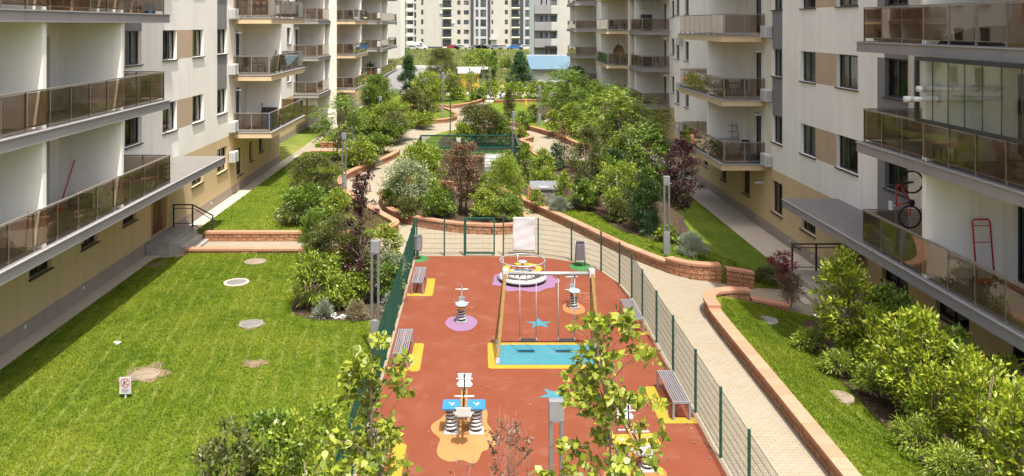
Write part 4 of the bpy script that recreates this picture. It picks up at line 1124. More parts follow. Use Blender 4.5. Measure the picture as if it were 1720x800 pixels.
# left beige balconies
t = thing('kick_scooter', 'black kick scooter standing on the first left beige balcony', 'scooter', (-12.9, 48.6, zL[0]), R(20))
MB().box(-.35, .35, -.08, .08, .08, .12).build('deck', 'black', t); MB().bar((.33, 0, .1), (.22, 0, 1.45), .05).build('stem', 'black', t); MB().tube([(.22, -.3, 1.45), (.22, .3, 1.45)], .03, 6).build('handlebar', 'black', t)
for x in (-.4, .38):
    w = MB().lathe([(0, -.02), (.10, -.02), (.10, .02), (0, .02)], 14); w.v = [(a + x, c, b + .1) for a, b, c in w.v]; w.build('wheel', 'rubber_black', t)
simple('storage_box', 'dark blue box on the first left beige balcony', 'box', MB().box(-12.6, -12.0, 48.4, 49.2, zL[0] + .003, zL[0] + .85), 'blue_crate')
simple('outdoor_sofa', 'dark wicker sofa back on the first left beige balcony', 'sofa', MB().box(-12.9, -12.0, 49.3, 49.7, zL[0] + .003, zL[0] + 1.15), 'dark_cloth', None, .05)
for i, x in enumerate((-13.5, -12.6)): chair('dark chair on the second left beige balcony, %s of two' % ('left' if i == 0 else 'right'), x, 48.3, zL[1], R(10 + 90 * i))
table('small dark table on the second left beige balcony', -13.0, 48.8, zL[1], .8, .6, .6)
t = thing('drying_rack', 'white folding drying rack on the third left beige balcony', 'drying rack', (-13.2, 47.6, zL[2]))
for s in (-1, 1): MB().bar((-.3, s * .25, 0), (.3, s * .25, .85), .025).bar((.3, s * .252, 0), (-.3, s * .252, .85), .025).build('leg', 'white_plastic', t)
b = MB()
for i in range(6): b.bar((-.3 + .12 * i, -.5, .86), (-.3 + .12 * i, .5, .86), .015)
b.build('rail', 'white_plastic', t)
simple('blanket', 'checked brown blanket hanging on the third left beige balcony', 'blanket', MB().box(-12.95, -11.97, 47.26, 47.30, zL[2] + .16, zL[2] + 1.15), 'plaid_cloth')
t = thing('perched_bird', 'small dark bird perched on the second left balcony rail', 'bird', (-11.86, 48.6, zL[1] + 1.08))
sk = MB().lathe([(0, 0), (.045, .03), (.065, .09), (.05, .16), (.03, .19), (.042, .22), (.03, .255), (0, .265)], 10, smooth=True); sk.v = [(a, b_ + c_ * .6 - .05, c_ + .04) for a, b_, c_ in sk.v]; sk.build('body', 'black', t)
MB().bar((0, -.06, .1), (0, -.28, -.02), .06, .015).build('tail', 'black', t); MB().bar((0, .1, .275), (0, .17, .265), .015).build('beak', 'grey_plastic', t)
MB().bar((.02, -.03, .0), (.02, -.03, .07), .012).bar((-.02, -.03, 0), (-.02, -.03, .07), .012).build('leg', 'black', t)
# farther left balconies
for k in range(3):
    w = ('lowest', 'middle', 'upper')[k]
    table('pale wooden low table on the %s far left beige balcony' % w, -13.0, 79.3, zL[k], .9, .5, .75, 'wood_pole')
    chair('black chair on the %s far left beige balcony' % w, -12.3, 80.4, zL[k], R(40))
table('black table on the upper recessed left balcony', -15.2, 73.6, zL[2], 1.0, .7, .7)
for k in (0, 1): table('pale side table on the %s recessed left balcony' % ('lowest' if k == 0 else 'middle'), -14.6, 74.4, zL[k], .6, .6, .8, 'white_plastic')
t = thing('potted_plant', 'dark potted plant on the farthest left balcony', 'potted plant', (-13.0, 99.2, zL[0]))
MB().lathe([(0, 0), (.25, 0), (.32, .55), (0, .55)], 14).build('pot', 'orange_board', t); PLANT_POT = t
# right building
for z, w, y in ((zR[1] + 2.0, 'upper', 19.0), (zR[1] + 1.72, 'lower', 18.9)):
    t = thing('pipe', 'long white plastic pipe under the ceiling of the glazed balcony, %s one' % w, 'pipe', (0, 0, 0), 0, 'white pipes in the glazed balcony')
    y1 = 22.85
    x0 = 11.7 if w == 'lower' else 12.05
    MB().tube([(x0, y1 - .1, z), (14.25, y1 - .12, z + .02)], .07, 12).build('pipe_body', 'white_plastic', t)
    MB().tube([(x0 - .10, y1 - .1, z), (x0 + .12, y1 - .1, z)], .085, 12).build('socket', 'white_plastic', t)
    for q in (.8, 1.5, 2.0):
        if x0 + q < 14.2: MB().tube([(x0 + q, y1 - .1, z), (x0 + q + .03, y1 - .1, z)], .088, 12).build('clip', 'grey_plastic', t)
t = thing('balcony_glazing', 'frameless glazing with dark rails enclosing the middle right balcony', 'glazing', (12.05, 17.0, zR[1] + 1.10))
z0, z1 = 0, ST - .34 - 1.10
MB().box(-.04, .04, 0, 6.0, 0, .10).build('lower_rail', 'dark_frame', t); MB().box(-.04, .04, 0, 6.0, z1 - .12, z1 - .005).build('upper_rail', 'dark_frame', t)
MB().box(-.05, .05, 5.9, 6.0, .10, z1 - .12).build('end_post', 'dark_frame', t)
for i in range(8): MB().box(-.008, .008, 5.88 - .73 * (i + 1) + .012, 5.88 - .73 * i - .012, .10, z1 - .12).build('glass_sheet', 'clear_glass', t)
b = MB()
for i in range(1, 8): b.box(-.012, .012, 5.88 - .73 * i - .007, 5.88 - .73 * i + .007, .10, z1 - .12)
b.build('edge_strip', 'dark_frame', t)
chair('beige shell chair with wooden legs in the glazed right balcony', 12.8, 21.9, zR[1], R(150), 'cloth_beige'); chair('second beige shell chair with a cushion in the glazed right balcony', 12.9, 20.2, zR[1], R(90), 'cloth_beige')
table('small wooden legged stool in the glazed right balcony', 12.55, 22.5, zR[1], .45, .45, .5, 'cloth_beige', 'wood_pole', 'stool')
simple('cushion', 'rumpled beige cushion lying on the second shell chair', 'cushion', MB().lathe([(0, .46), (.2, .47), (.24, .54), (.16, .62), (0, .64)], 16, (12.9, 20.2, zR[1]), smooth=True), 'cloth_beige')
simple('outdoor_sofa', 'dark sofa back inside the glazed right balcony at the frame edge', 'sofa', MB().box(12.6, 13.6, 18.0, 19.3, zR[1] + .003, zR[1] + 1.2), 'dark_cloth', None, .05)
for i, (y, a, w, h, m, nm) in enumerate(((19.6, .25, .7, 1.15, 'cardboard', 'brown cardboard sheet'), (19.0, .35, .3, 1.25, 'wood_pole', 'pale plank'), (18.6, .3, .25, 1.2, 'wood_door', 'dark plank'), (19.3, .5, .15, 1.6, 'grey_plastic', 'grey folded board'))):
    x = 12.55 + .1 * i
    simple('leaning_board', nm + ' leaning inside the top right balcony', 'board', MB().bar((x, y, zR[2] + .01), (x + a, y - .2, zR[2] + h), w, .04, (1, 0, .2)), m, 'boards on the top right balcony')
b = MB()
for i in range(16): b.bar((12.45, 23.35 + i * .19, zR[2] + .02), (12.45, 23.35 + i * .19, zR[2] + 1.0), .17, .03, (1, 0, 0))
simple('reed_screen', 'brown reed privacy screen inside the far end of the top right balcony', 'screen', b, 'cardboard')
simple('storage_box', 'low dark heap of stuff behind the top right balcony glass', 'box', MB().prism_x([(20.6, zR[2] + .003), (22.9, zR[2] + .003), (22.6, zR[2] + .2), (21.2, zR[2] + .45), (20.7, zR[2] + .5)], 12.6, 13.2), 'dark_cloth')
def bicycle():
    t = thing('bicycle', 'red and black bicycle hung upright on the end wall of the lowest right balcony', 'bicycle', (13.05, 25.25, zR[0] + .80))
    # stands on its rear wheel: local z is up, x along the wall
    def wheel(x, z):
        w = MB(); k = 30
        w.tube([(x + .33 * math.cos(2 * math.pi * i / k), 0, z + .33 * math.sin(2 * math.pi * i / k)) for i in range(k + 1)], .028, 8, False)
        o = w.build('wheel', 'rubber_black', t)
        s = MB()
        for i in range(12): s.bar((x, 0, z), (x + .32 * math.cos(math.pi * i / 6), 0, z + .32 * math.sin(math.pi * i / 6)), .006)
        s.tube([(x, -.05, z), (x, .05, z)], .03, 8).build('spokes', 'galvanised', o)
    wheel(0, .36); wheel(.06, 1.42)
    P = dict(bb=(.03, .80), seat=(-.42, .72), head=(-.42, 1.30), rear=(0, .36), front=(.06, 1.42), ht=(-.30, 1.36))
    f = MB()
    def tb(a, c, r=.022): f.tube([(P[a][0], 0, P[a][1]), (P[c][0], 0, P[c][1])], r, 8)
    tb('bb', 'seat'); tb('seat', 'head'); tb('bb', 'ht', .028); tb('head', 'ht', .028); tb('rear', 'bb', .016); tb('rear', 'seat', .014); f.build('frame', 'red_paint', t)
    MB().tube([(-.30, .05, 1.36), (.06, .06, 1.42)], .02, 8).tube([(-.30, -.05, 1.36), (.06, -.06, 1.42)], .02, 8).build('fork', 'black', t)
    MB().tube([(-.5, -.3, 1.28), (-.48, 0, 1.32), (-.5, .3, 1.28)], .018, 8).build('handlebar', 'black', t)
    MB().tube([(-.42, 0, .72), (-.56, 0, .70)], .016, 8).box(-.62, -.56, -.07, .07, .58, .84).build('saddle', 'white_plastic', t)
    MB().tube([(.03, -.07, .80), (.03, .07, .80)], .09, 14).bar((.03, .09, .80), (.17, .09, .86), .025).build('crank', 'black', t)
bicycle()
t = thing('folding_cart', 'red tubular folding cart frame leaning on the wall of the lowest right balcony', 'cart', (13.7, 22.75, zR[0]))
MB().tube([(-.24, -.2, .1), (-.24, .0, 1.6), (-.2, .0, 1.67), (.2, .0, 1.67), (.24, .0, 1.6), (.24, -.2, .1)], .024, 8).build('frame', 'red_paint', t)
MB().bar((-.24, -.01, 1.05), (.24, -.01, 1.05), .02).bar((-.24, -.01, 1.5), (.24, -.01, 1.5), .02).bar((-.24, -.2, .1), (.24, -.2, .1), .02).box(-.24, .24, -.42, -.2, .05, .08).build('cross_bar', 'red_paint', t)
for s in (-1, 1):
    w = MB().lathe([(0, -.02), (.09, -.02), (.09, .02), (0, .02)], 14); w.v = [(c + s * .27, a - .18, b_ + .09) for a, b_, c in w.v]; w.build('wheel', 'rubber_black', t)
# right beige balconies
t = thing('drying_rack', 'grey folding drying rack on the lowest right beige balcony', 'drying rack', (12.95, 43.9, zR[0]))
for s in (-1, 1): MB().bar((-.35, s * .25, 0), (.35, s * .25, .95), .03).bar((.35, s * .252, 0), (-.35, s * .252, .95), .03).build('leg', 'grey_plastic', t)
b = MB()
for i in range(7): b.bar((-.75, -.3 + .1 * i, .97), (.75, -.3 + .1 * i, .97), .02)
b.build('rail', 'grey_plastic', t)
t = thing('step_ladder', 'grey aluminium step ladder leaning on the wall of the lowest right beige balcony', 'ladder', (13.5, 43.6, zR[0]))
for x in (-.2, .2): MB().bar((x, 0, 0), (x * .6 + .1, .9, 1.75), .05).build('rail', 'grey_plastic', t)
b = MB()
for i in range(6): b.bar((-.2, .15 * i + .1, .28 * i + .2), (.2, .15 * i + .1, .28 * i + .2), .05)
b.build('rung', 'grey_plastic', t)
simple('storage_box', 'bright blue crate in the corner of the lowest right beige balcony', 'crate', MB().box(13.65, 14.2, 42.05, 42.5, zR[0] + .003, zR[0] + .42), 'blue_crate')
chair('dark chair behind the drying rack on the lowest right beige balcony', 12.6, 44.4, zR[0], R(20)); chair('dark chair by the wall of the lowest right beige balcony', 13.9, 43.7, zR[0], R(-30))
for i, x in enumerate((12.9, 13.6)): chair('dark chair on the middle right beige balcony, %s of two' % ('left' if i == 0 else 'right'), x, 43.2, zR[1], R(15 - 60 * i))
table('dark table on the middle right beige balcony', 13.25, 43.7, zR[1], .9, .7, .72)
simple('towel', 'pale towel over the far corner rail of the lowest right beige balcony', 'towel', MB().box(12.17, 12.33, 50.4, 50.95, zR[0] + .55, zR[0] + 1.10), 'cloth_beige', None, .02)
def egg_chair():
    t = thing('egg_chair', 'brown wicker egg chair on the middle far right balcony', 'chair', (13.3, 79.6, zR[1]))
    b = MB().lathe([(.02, .35), (.4, .5), (.58, .9), (.52, 1.4), (.3, 1.75), (.0, 1.85)], 20, a0=R(0), a1=R(200), smooth=True); b.build('shell', 'cardboard', t)
    MB().lathe([(.0, .0), (.45, .0), (.45, .05), (0, .05)], 20).tube([(0, .4, .03), (0, .65, 1.0), (0, .5, 1.9), (0, 0, 1.98)], .03, 8).build('stand', 'rail_dark', t)
    MB().lathe([(0, .52), (.35, .54), (.38, .62), (0, .66)], 18).build('cushion', 'cloth_beige', t)
egg_chair()
for k, (a, c) in enumerate((('black cabinet on the upper recessed right balcony', 2), ('dark cabinet on the middle recessed right balcony', 1))):
    simple('cabinet', a, 'cabinet', MB().box(14.5, 15.4, 74.3, 74.9, RV[c] + .003, RV[c] + (1.45 if c == 2 else .9)), 'dark_cloth')
for k in (1, 2): table('dark low table on the %s far right beige balcony' % ('middle' if k == 1 else 'upper'), 13.4, 79.0, zR[k], .9, .6, .6)
chair('dark chair on the middle recessed right balcony', 15.7, 73.6, zR[1], R(0)); chair('dark chair on the upper far right beige balcony', 12.8, 79.6, zR[2], R(30))
# left second balcony chairs etc. behind tinted glass

# ------------------------------------------------------------------ garden fixtures
def cage():
    y0, y1, x0, x1 = 51.0, 56.6, -3.95, 2.45
    pts = [(x1, y0), (x1, y1), (-.6, y1), (x0, y1), (x0, y0), (x1, y0)]
    t = mesh_fence('dark green mesh cage in the middle of the flower island', pts, 1.75, 'fence_green', 'fence_green', rv=.008, rh=.012, step=.045, z0=.36, group=None, pw=.09)
    b = MB()
    for (a, c) in zip(pts, pts[1:]): b.bar((a[0], a[1], 2.1), (c[0], c[1], 2.1), .07)
    b.build('top_rail', 'fence_green', t)
    simple('concrete_hatch', 'pale slanted concrete hatch inside the green cage', 'hatch', MB().prism_x([(52.2, .36), (54.6, .36), (54.6, 1.15), (52.2, .72)], .35, 1.75), 'white_paint')
    simple('notice_plate', 'small blank white plate on the far side of the green cage', 'sign', MB().box(-1.55, -1.25, 56.5, 56.55, 1.6, 1.95), 'white_paint')
    block_wall('low red block wall seen through the green cage', [(-1.9, 55.9), (.0, 55.9), (.3, 55.3)], .55, .3)
cage()
tp = thing('fence_post', 'tall lone dark green post behind the green cage', 'post', (-2.5, 71.8, .36))
MB().box(-.05, .05, -.05, .05, 0, 2.9).build('shaft', 'fence_green', tp); MB().box(-.06, .06, -.06, .06, 2.9, 2.94).build('cap', 'fence_green', tp)
t = thing('barbecue_grill', 'grey concrete barbecue with a round metal tray and a wooden side post', 'barbecue', (3.4, 43.8, .36))
MB().box(-.62, .70, -.3, .3, 0, .62).build('concrete_base', 'stone_grey', t, .02)
MB().box(-.72, .74, -.36, .36, .62, .70).build('worktop', 'stone_grey', t, .01)
MB().add([(-.72, .36, .70), (.74, .36, .70), (.74, .40, .70), (-.72, .40, .70), (-.72, .44, .96), (.74, .44, .96), (.74, .48, .96), (-.72, .48, .96)], [(0, 3, 2, 1), (4, 5, 6, 7), (0, 1, 5, 4), (1, 2, 6, 5), (2, 3, 7, 6), (3, 0, 4, 7)]).build('back_plate', 'lamp_head_grey', t)
g = MB().lathe([(.0, .705), (.26, .705), (.30, .73), (.32, .73)], 24); g.build('tray', 'galvanised', t)
MB().box(-.86, -.74, -.08, .08, 0, .80).build('side_post', 'wood_door', t)
t = thing('litter_bin', 'round silver litter bin among the shrubs of the island', 'litter bin', (-2.6, 46.9, .36))
MB().lathe([(0, 0), (.24, 0), (.27, .75), (.2, .75), (.2, .5), (0, .5)], 20).build('drum', 'steel', t); MB().lathe([(.2, .76), (.29, .76), (.29, .80), (.2, .80), (.2, .76)], 20).build('rim', 'galvanised', t)
t = thing('boulder', 'pale boulder beside the slim lamp on the north east lawn', 'rock', (6.6, 77.5, .3))
b = MB().lathe([(0, -.1), (.5, 0), (.55, .3), (.35, .55), (0, .62)], 9); b.v = [(a * (1 + .2 * math.sin(b_ * 9)), b_ * .8, c * (1 + .15 * math.sin(a * 7))) for a, b_, c in b.v]; b.build('stone', 'pale_concrete', t)
simple('concrete_slab', 'flat grey concrete slab beside the far right balconies', 'slab', MB().box(10.2, 12.6, 90, 96, -.9, -.15), 'stone_grey')
simple('warning_cone', 'small orange and white post on the far lawn', 'post', MB().lathe([(0, 0), (.16, 0), (.05, .7), (0, .7)], 12, (5.4, 96, .3)), 'orange_board')
# ------------------------------------------------------------------ the far side of the field
def far_window(bld, mp, u0, u1, v0, v1, n=2):
    b = MB(); b.mi = 0
    fw = .12
    ubox(b, mp, u0, u1, v0, v0 + fw, .05, .2); ubox(b, mp, u0, u1, v1 - fw, v1, .05, .2)
    for i in range(n + 1):
        m = u0 + (u1 - u0 - fw) * i / n; ubox(b, mp, m, m + fw, v0 + fw, v1 - fw, .05, .2)
    b.mi = 1; b.add([mp(u0, v0, .15), mp(u1, v0, .15), mp(u1, v1, .15), mp(u0, v1, .15)], [(0, 1, 2, 3)])
    return b.build('window', ['dark_frame', 'dark_glass'], bld)
def far_tower():
    Y = 262.0; q = Y / F
    X = lambda p: (p - CX) * q
    Z = lambda y: H - (y - HY) * q
    bld = thing('tower_block', 'long white apartment tower with dark vertical stripes beyond the field', 'building', (X(800), Y, 2.2))
    mp = front_map(Y); sp = 16.35 * q
    cols = [(707.3, 711.2, 65.5, 74, 1), (744, 757.5, 66.5, 78, 3), (768, 773.5, 66.5, 73.8, 2), (779, 787.5, 66.5, 73.8, 2), (799, 803.5, 65.5, 77.5, 1), (807, 816.5, 65.5, 77.5, 3),
            (825.6, 828.4, 66.5, 73, 1), (848, 853, 66, 73.5, 2), (859.5, 871, 66, 77.5, 3), (882, 898, 66, 77.5, 4)]
    ops, zones = [], []
    for k in range(6):
        for c in cols: ops.append((X(c[0]), X(c[1]), Z(c[3]) + sp * k, Z(c[2]) + sp * k))
    zones.append((X(795.5), X(820), 0, 60, 2)); zones.append((X(879), X(900), 0, 60, 2)); zones.append((X(697), X(905), 0, Z(78.6), 1))
    facade(bld, mp, X(699), X(905), 1.0, 36, ops, zones, ['tower_white', 'dark_cladding', 'mid_grey'], 1.0)
    for o, k in zip(ops, range(len(ops))): far_window(bld, mp, *o, n=cols[k % len(cols)][4])
    for a, c in ((791, 795.6), (820, 823.6), (874, 879)): ubox(MB(), mp, X(a), X(c), 1.0, 37, -.6, -.01).build('dark_stripe', 'dark_cladding', bld)
    for k in range(6):
        for a, c in ((743.4, 759), (859, 873)):
            zz = Z(78.6 if a < 800 else 78) + sp * k; b = MB(); ubox(b, mp, X(a), X(c), zz - .35, zz, -1.1, -.01); s = b.build('balcony', 'cream_render', bld)
            b = MB(); ubox(b, mp, X(a) + .1, X(c) - .1, zz + .02, zz + .95, -1.08, -1.0); b.build('railing', 'dark_frame', s)
    j = MB()
    for k in range(24): ubox(j, mp, X(712), X(743), 3.2 + k * 1.02, 3.24 + k * 1.02, -.02, -.004)
    j.build('panel_joint', 'mid_grey', bld)
    b = MB(); ubox(b, mp, X(824), X(833), 2.0, 5.0, -3, -.02); ubox(b, mp, X(822), X(834.5), 5.0, 5.5, -4, -.03); b.build('entrance_porch', 'mid_grey', bld)
    shell(bld, X(699), X(905), Y, Y + 14, 1.0, 36, (0,))
    for k, (u, kk) in enumerate(((741, 3), (741, 4), (761, 2))):
        bb = MB(); ubox(bb, mp, X(u) - .4, X(u) + .4, Z(72) + sp * kk, Z(72) + sp * kk + .7, -.4, -.02); bb.build('air_conditioner', 'white_plastic', bld)
    seat_parent(bld)
far_tower()
def left_tower():
    Y = 300.0; q = Y / F; X = lambda p: (p - CX) * q; Z = lambda y: H - (y - HY) * q; sp = 13.9 * q
    bld = thing('tower_block', 'brown apartment tower with pale balconies behind the white van', 'building', (X(685), Y, 2.2))
    mp = front_map(Y); ops = []
    for k in range(6):
        ops += [(X(673.4), X(678), Z(69) + sp * k, Z(62.5) + sp * k), (X(685.3), X(694), Z(72) + sp * k, Z(63) + sp * k), (X(696), X(699.5), Z(72) + sp * k, Z(62) + sp * k)]
    facade(bld, mp, X(640), X(702), 1, 38, ops, [(X(681), X(702), 0, 60, 1)], ['brown_render', 'mid_grey'], 1.0)
    for o in ops: far_window(bld, mp, *o)
    for k in range(7):
        b = MB(); zz = Z(73.4) + sp * k; ubox(b, mp, X(683.5), X(694.6), zz - .4, zz + .9, -2.0, -.01); b.build('balcony', 'cream_render', bld)
    shell(bld, X(640), X(702), Y, Y + 14, 1, 38, (0,)); seat_parent(bld)
    Y = 200.0; q = Y / F; X = lambda p: (p - CX) * q
    bld = thing('tower_block', 'plain pale end wall of a block behind the farthest left balconies', 'building', (X(640), Y, 1))
    mp = front_map(Y); facade(bld, mp, X(560), X(672.5), -.5, 33, [(X(664), X(666), 9.5, 11.5)], [], ['tower_white'])
    far_window(bld, mp, X(664), X(666), 9.5, 11.5, 1); shell(bld, X(560), X(672.5), Y, Y + 12, -.5, 33, (0,)); seat_parent(bld)
left_tower()
stucco('tower_grey', (.25, .245, .24))
def right_tower():
    Y = 156.0; q = Y / F; X = lambda p: (p - CX) * q; Z = lambda y: H - (y - HY) * q
    bld = thing('tower_block', 'grey and cream block with boxed grey balconies behind the blue shed', 'building', (X(930), Y, .3))
    mp = front_map(Y); sp = 28.0 * q; ops = []
    for k in range(3):
        for a, c, t, b in ((908, 911, 54.5, 64), (917, 919, 54.5, 64), (924.5, 934, 54.5, 64.5)): ops.append((X(a), X(c), Z(b) + sp * k, Z(t) + sp * k))
    ops += [(X(917), X(919), Z(92), Z(83)), (X(924), X(934), Z(90), Z(83)), (X(960), X(963), Z(9), Z(2))]
    facade(bld, mp, X(897), X(1010), -.5, 34, ops, [(X(897), X(936), -1, 60, 1)], ['tower_white', 'tower_grey'], .6)
    for o in ops: far_window(bld, mp, *o)
    for k in range(3):
        zt = Z(65) + sp * k
        for a, c, dd, m in ((897, 914, 1.6, 'tower_grey'), (914.5, 924.5, 1.0, 'tower_grey'), (925, 935.5, 1.0, 'tower_white')):
            b = MB(); ubox(b, mp, X(a), X(c), zt - 1.6, zt, -dd, -.01); b.build('balcony', m, bld)
    b = MB(); ubox(b, mp, X(914), X(934), Z(78.5), Z(76.5), -1.8, -.02); b.build('canopy', 'dark_cladding', bld)
    b = MB(); ubox(b, mp, X(935.8), X(938.2), 0, 33, -.35, -.02); b.build('corner_fin', 'mid_grey', bld)
    shell(bld, X(897), X(1010), Y, Y + 14, -.5, 34, (0,)); seat_parent(bld)
right_tower()
sheet('road', [(-120, 243), (60, 243), (60, 258), (-120, 258)], 2.22, 'pale_concrete', 0)
sheet('far_road', [(-60, 119), (-7.5, 119), (-5.5, 150), (-8, 172), (-60, 172)], lambda x, y: tz(x, y) + .05, 'stone_grey', 3.0)
sheet('far_path', [(-9, 108.5), (9, 108.5), (12, 118.5), (-9, 118.5)], .012, 'pale_concrete', 0)
sheet('far_path', [(-.5, 104), (4.6, 103), (5.6, 108.4), (-1, 108.4)], .016, 'pale_concrete', 0)
t = thing('boundary_wall', 'low white wall along the far edge of the grey road', 'wall', (-34, 173, tz(-20, 173)))
MB().box(-25, 26.5, -.12, .12, -.5, .55).build('masonry', 'white_paint', t)
def shed():
    t = thing('metal_shed', 'long low shed with a pale blue corrugated roof right of the conifer', 'shed', (18, 138, 0))
    MB().box(-9.0, 10, 0, 9.5, -.6, 2.25).build('wall', 'mid_grey', t)
    MB().add([(-9.6, -.5, 2.28), (10, -.5, 2.28), (10, 9.8, 4.15), (-9.6, 9.8, 4.15), (-9.6, -.5, 2.18), (10, -.5, 2.18), (10, 9.8, 4.05), (-9.6, 9.8, 4.05)],
             [(0, 1, 2, 3), (7, 6, 5, 4), (0, 4, 5, 1), (1, 5, 6, 2), (2, 6, 7, 3), (3, 7, 4, 0)]).build('roof', 'blue_roof', t)
    MB().box(-9.6, 10, -.58, -.5, 2.0, 2.3).build('gutter', 'dark_cladding', t)
    MB().box(-9.6, 10, 9.81, 9.95, 4.0, 4.3).build('ridge_trim', 'white_paint', t)
shed()
def kiosk():
    t = thing('garden_kiosk', 'orange kiosk with a white roof behind the slim lamps', 'kiosk', (-1.45, 124, 0))
    MB().box(-1.5, 1.35, 0, 2.4, 0, 2.35).build('wall', 'orange_board', t)
    MB().prism_x([(-.3, 2.35), (2.7, 2.35), (2.7, 2.6), (1.2, 3.0), (-.3, 2.6)], -1.75, 1.6).build('roof', 'white_paint', t)
    MB().box(-.5, .4, -.03, -.005, .02, 2.0).build('door', 'wood_door', t); MB().box(.6, 1.15, -.03, -.005, 1.0, 1.9).build('window', 'dark_glass', t)
    t = thing('garden_kiosk', 'low white roofed shelter just behind the orange kiosk', 'shelter', (-2.6, 131, 0))
    MB().box(-1.4, 4.0, 0, 2, 2.6, 2.9).build('roof', 'white_paint', t); MB().box(-1.2, .2, .3, 1.9, 0, 2.6).build('wall', 'dark_cladding', t)
    MB().box(3.7, 3.82, .1, .22, 0, 2.6).build('post', 'dark_frame', t)
kiosk()
def car(name, label, x, y, z, mat, van=False, rz=0.0):
    t = thing(name, label, 'van' if van else 'car', (x, y, z), rz, 'vehicles parked along the far road')
    if van:
        prof = [(-2.6, .35), (2.7, .35), (2.75, .95), (2.2, 1.15), (1.7, 2.0), (1.4, 2.2), (-2.55, 2.2), (-2.65, 1.2)]; w = .95
    else:
        prof = [(-2.1, .3), (2.1, .3), (2.15, .75), (1.2, .92), (.55, 1.42), (-1.1, 1.46), (-1.9, 1.0), (-2.15, .85)]; w = .85
    MB().prism_y(prof, -w, w).build('body', mat, t, .05)
    g = MB()
    if van: g.prism_y([(.9, 1.25), (2.05, 1.25), (1.65, 1.9), (.9, 1.9)], -w - .01, w + .01)
    else: g.prism_y([(-1.7, .98), (1.0, .98), (.5, 1.36), (-1.05, 1.38)], -w - .01, w + .01)
    g.build('side_window', 'dark_glass', t)
    for s in (-1, 1):
        wx = s * (1.75 if van else 1.3)
        for k in (-1, 1):
            q = MB().lathe([(0, -.11), (.33, -.11), (.33, .11), (0, .11)], 16); q.v = [(a + wx, c + k * (w - .09), b_ + .33) for a, b_, c in q.v]; q.build('wheel', 'rubber_black', t)
q = 246 / F
for px, m, lb, y in ((664, 'car_dark', 'dark car at the left end of the far road', 247), (694, 'car_silver', 'silver car parked in front of the white van', 244.2), (706.5, 'car_white', 'white car beside the silver one by the van', 246.5),
                  (762, 'car_red', 'purplish red car left of the pale grey car', 248), (775, 'car_silver', 'pale grey car right of the purplish red car', 248), (801, 'car_grey', 'grey car left of the dark stripe of the tower', 248),
                  (810.5, 'car_dark', 'dark car under the grey glazed part of the tower', 248), (819.5, 'car_silver', 'silver car just left of the porch of the tower', 248), (834, 'car_grey', 'grey car under the porch of the tower', 247),
                  (846, 'car_silver', 'silver car left of the blue car', 248), (866.5, 'car_blue', 'bright blue car near the right end of the far road', 247), (884, 'car_white', 'white car at the right end of the far road', 247)):
    car('parked_car', lb, (px - CX) * y / F, y, 2.24, m)
car('parked_van', 'white van parked at the left of the far road', (700 - CX) * 251 / F, 251, 2.24, 'car_white', True)

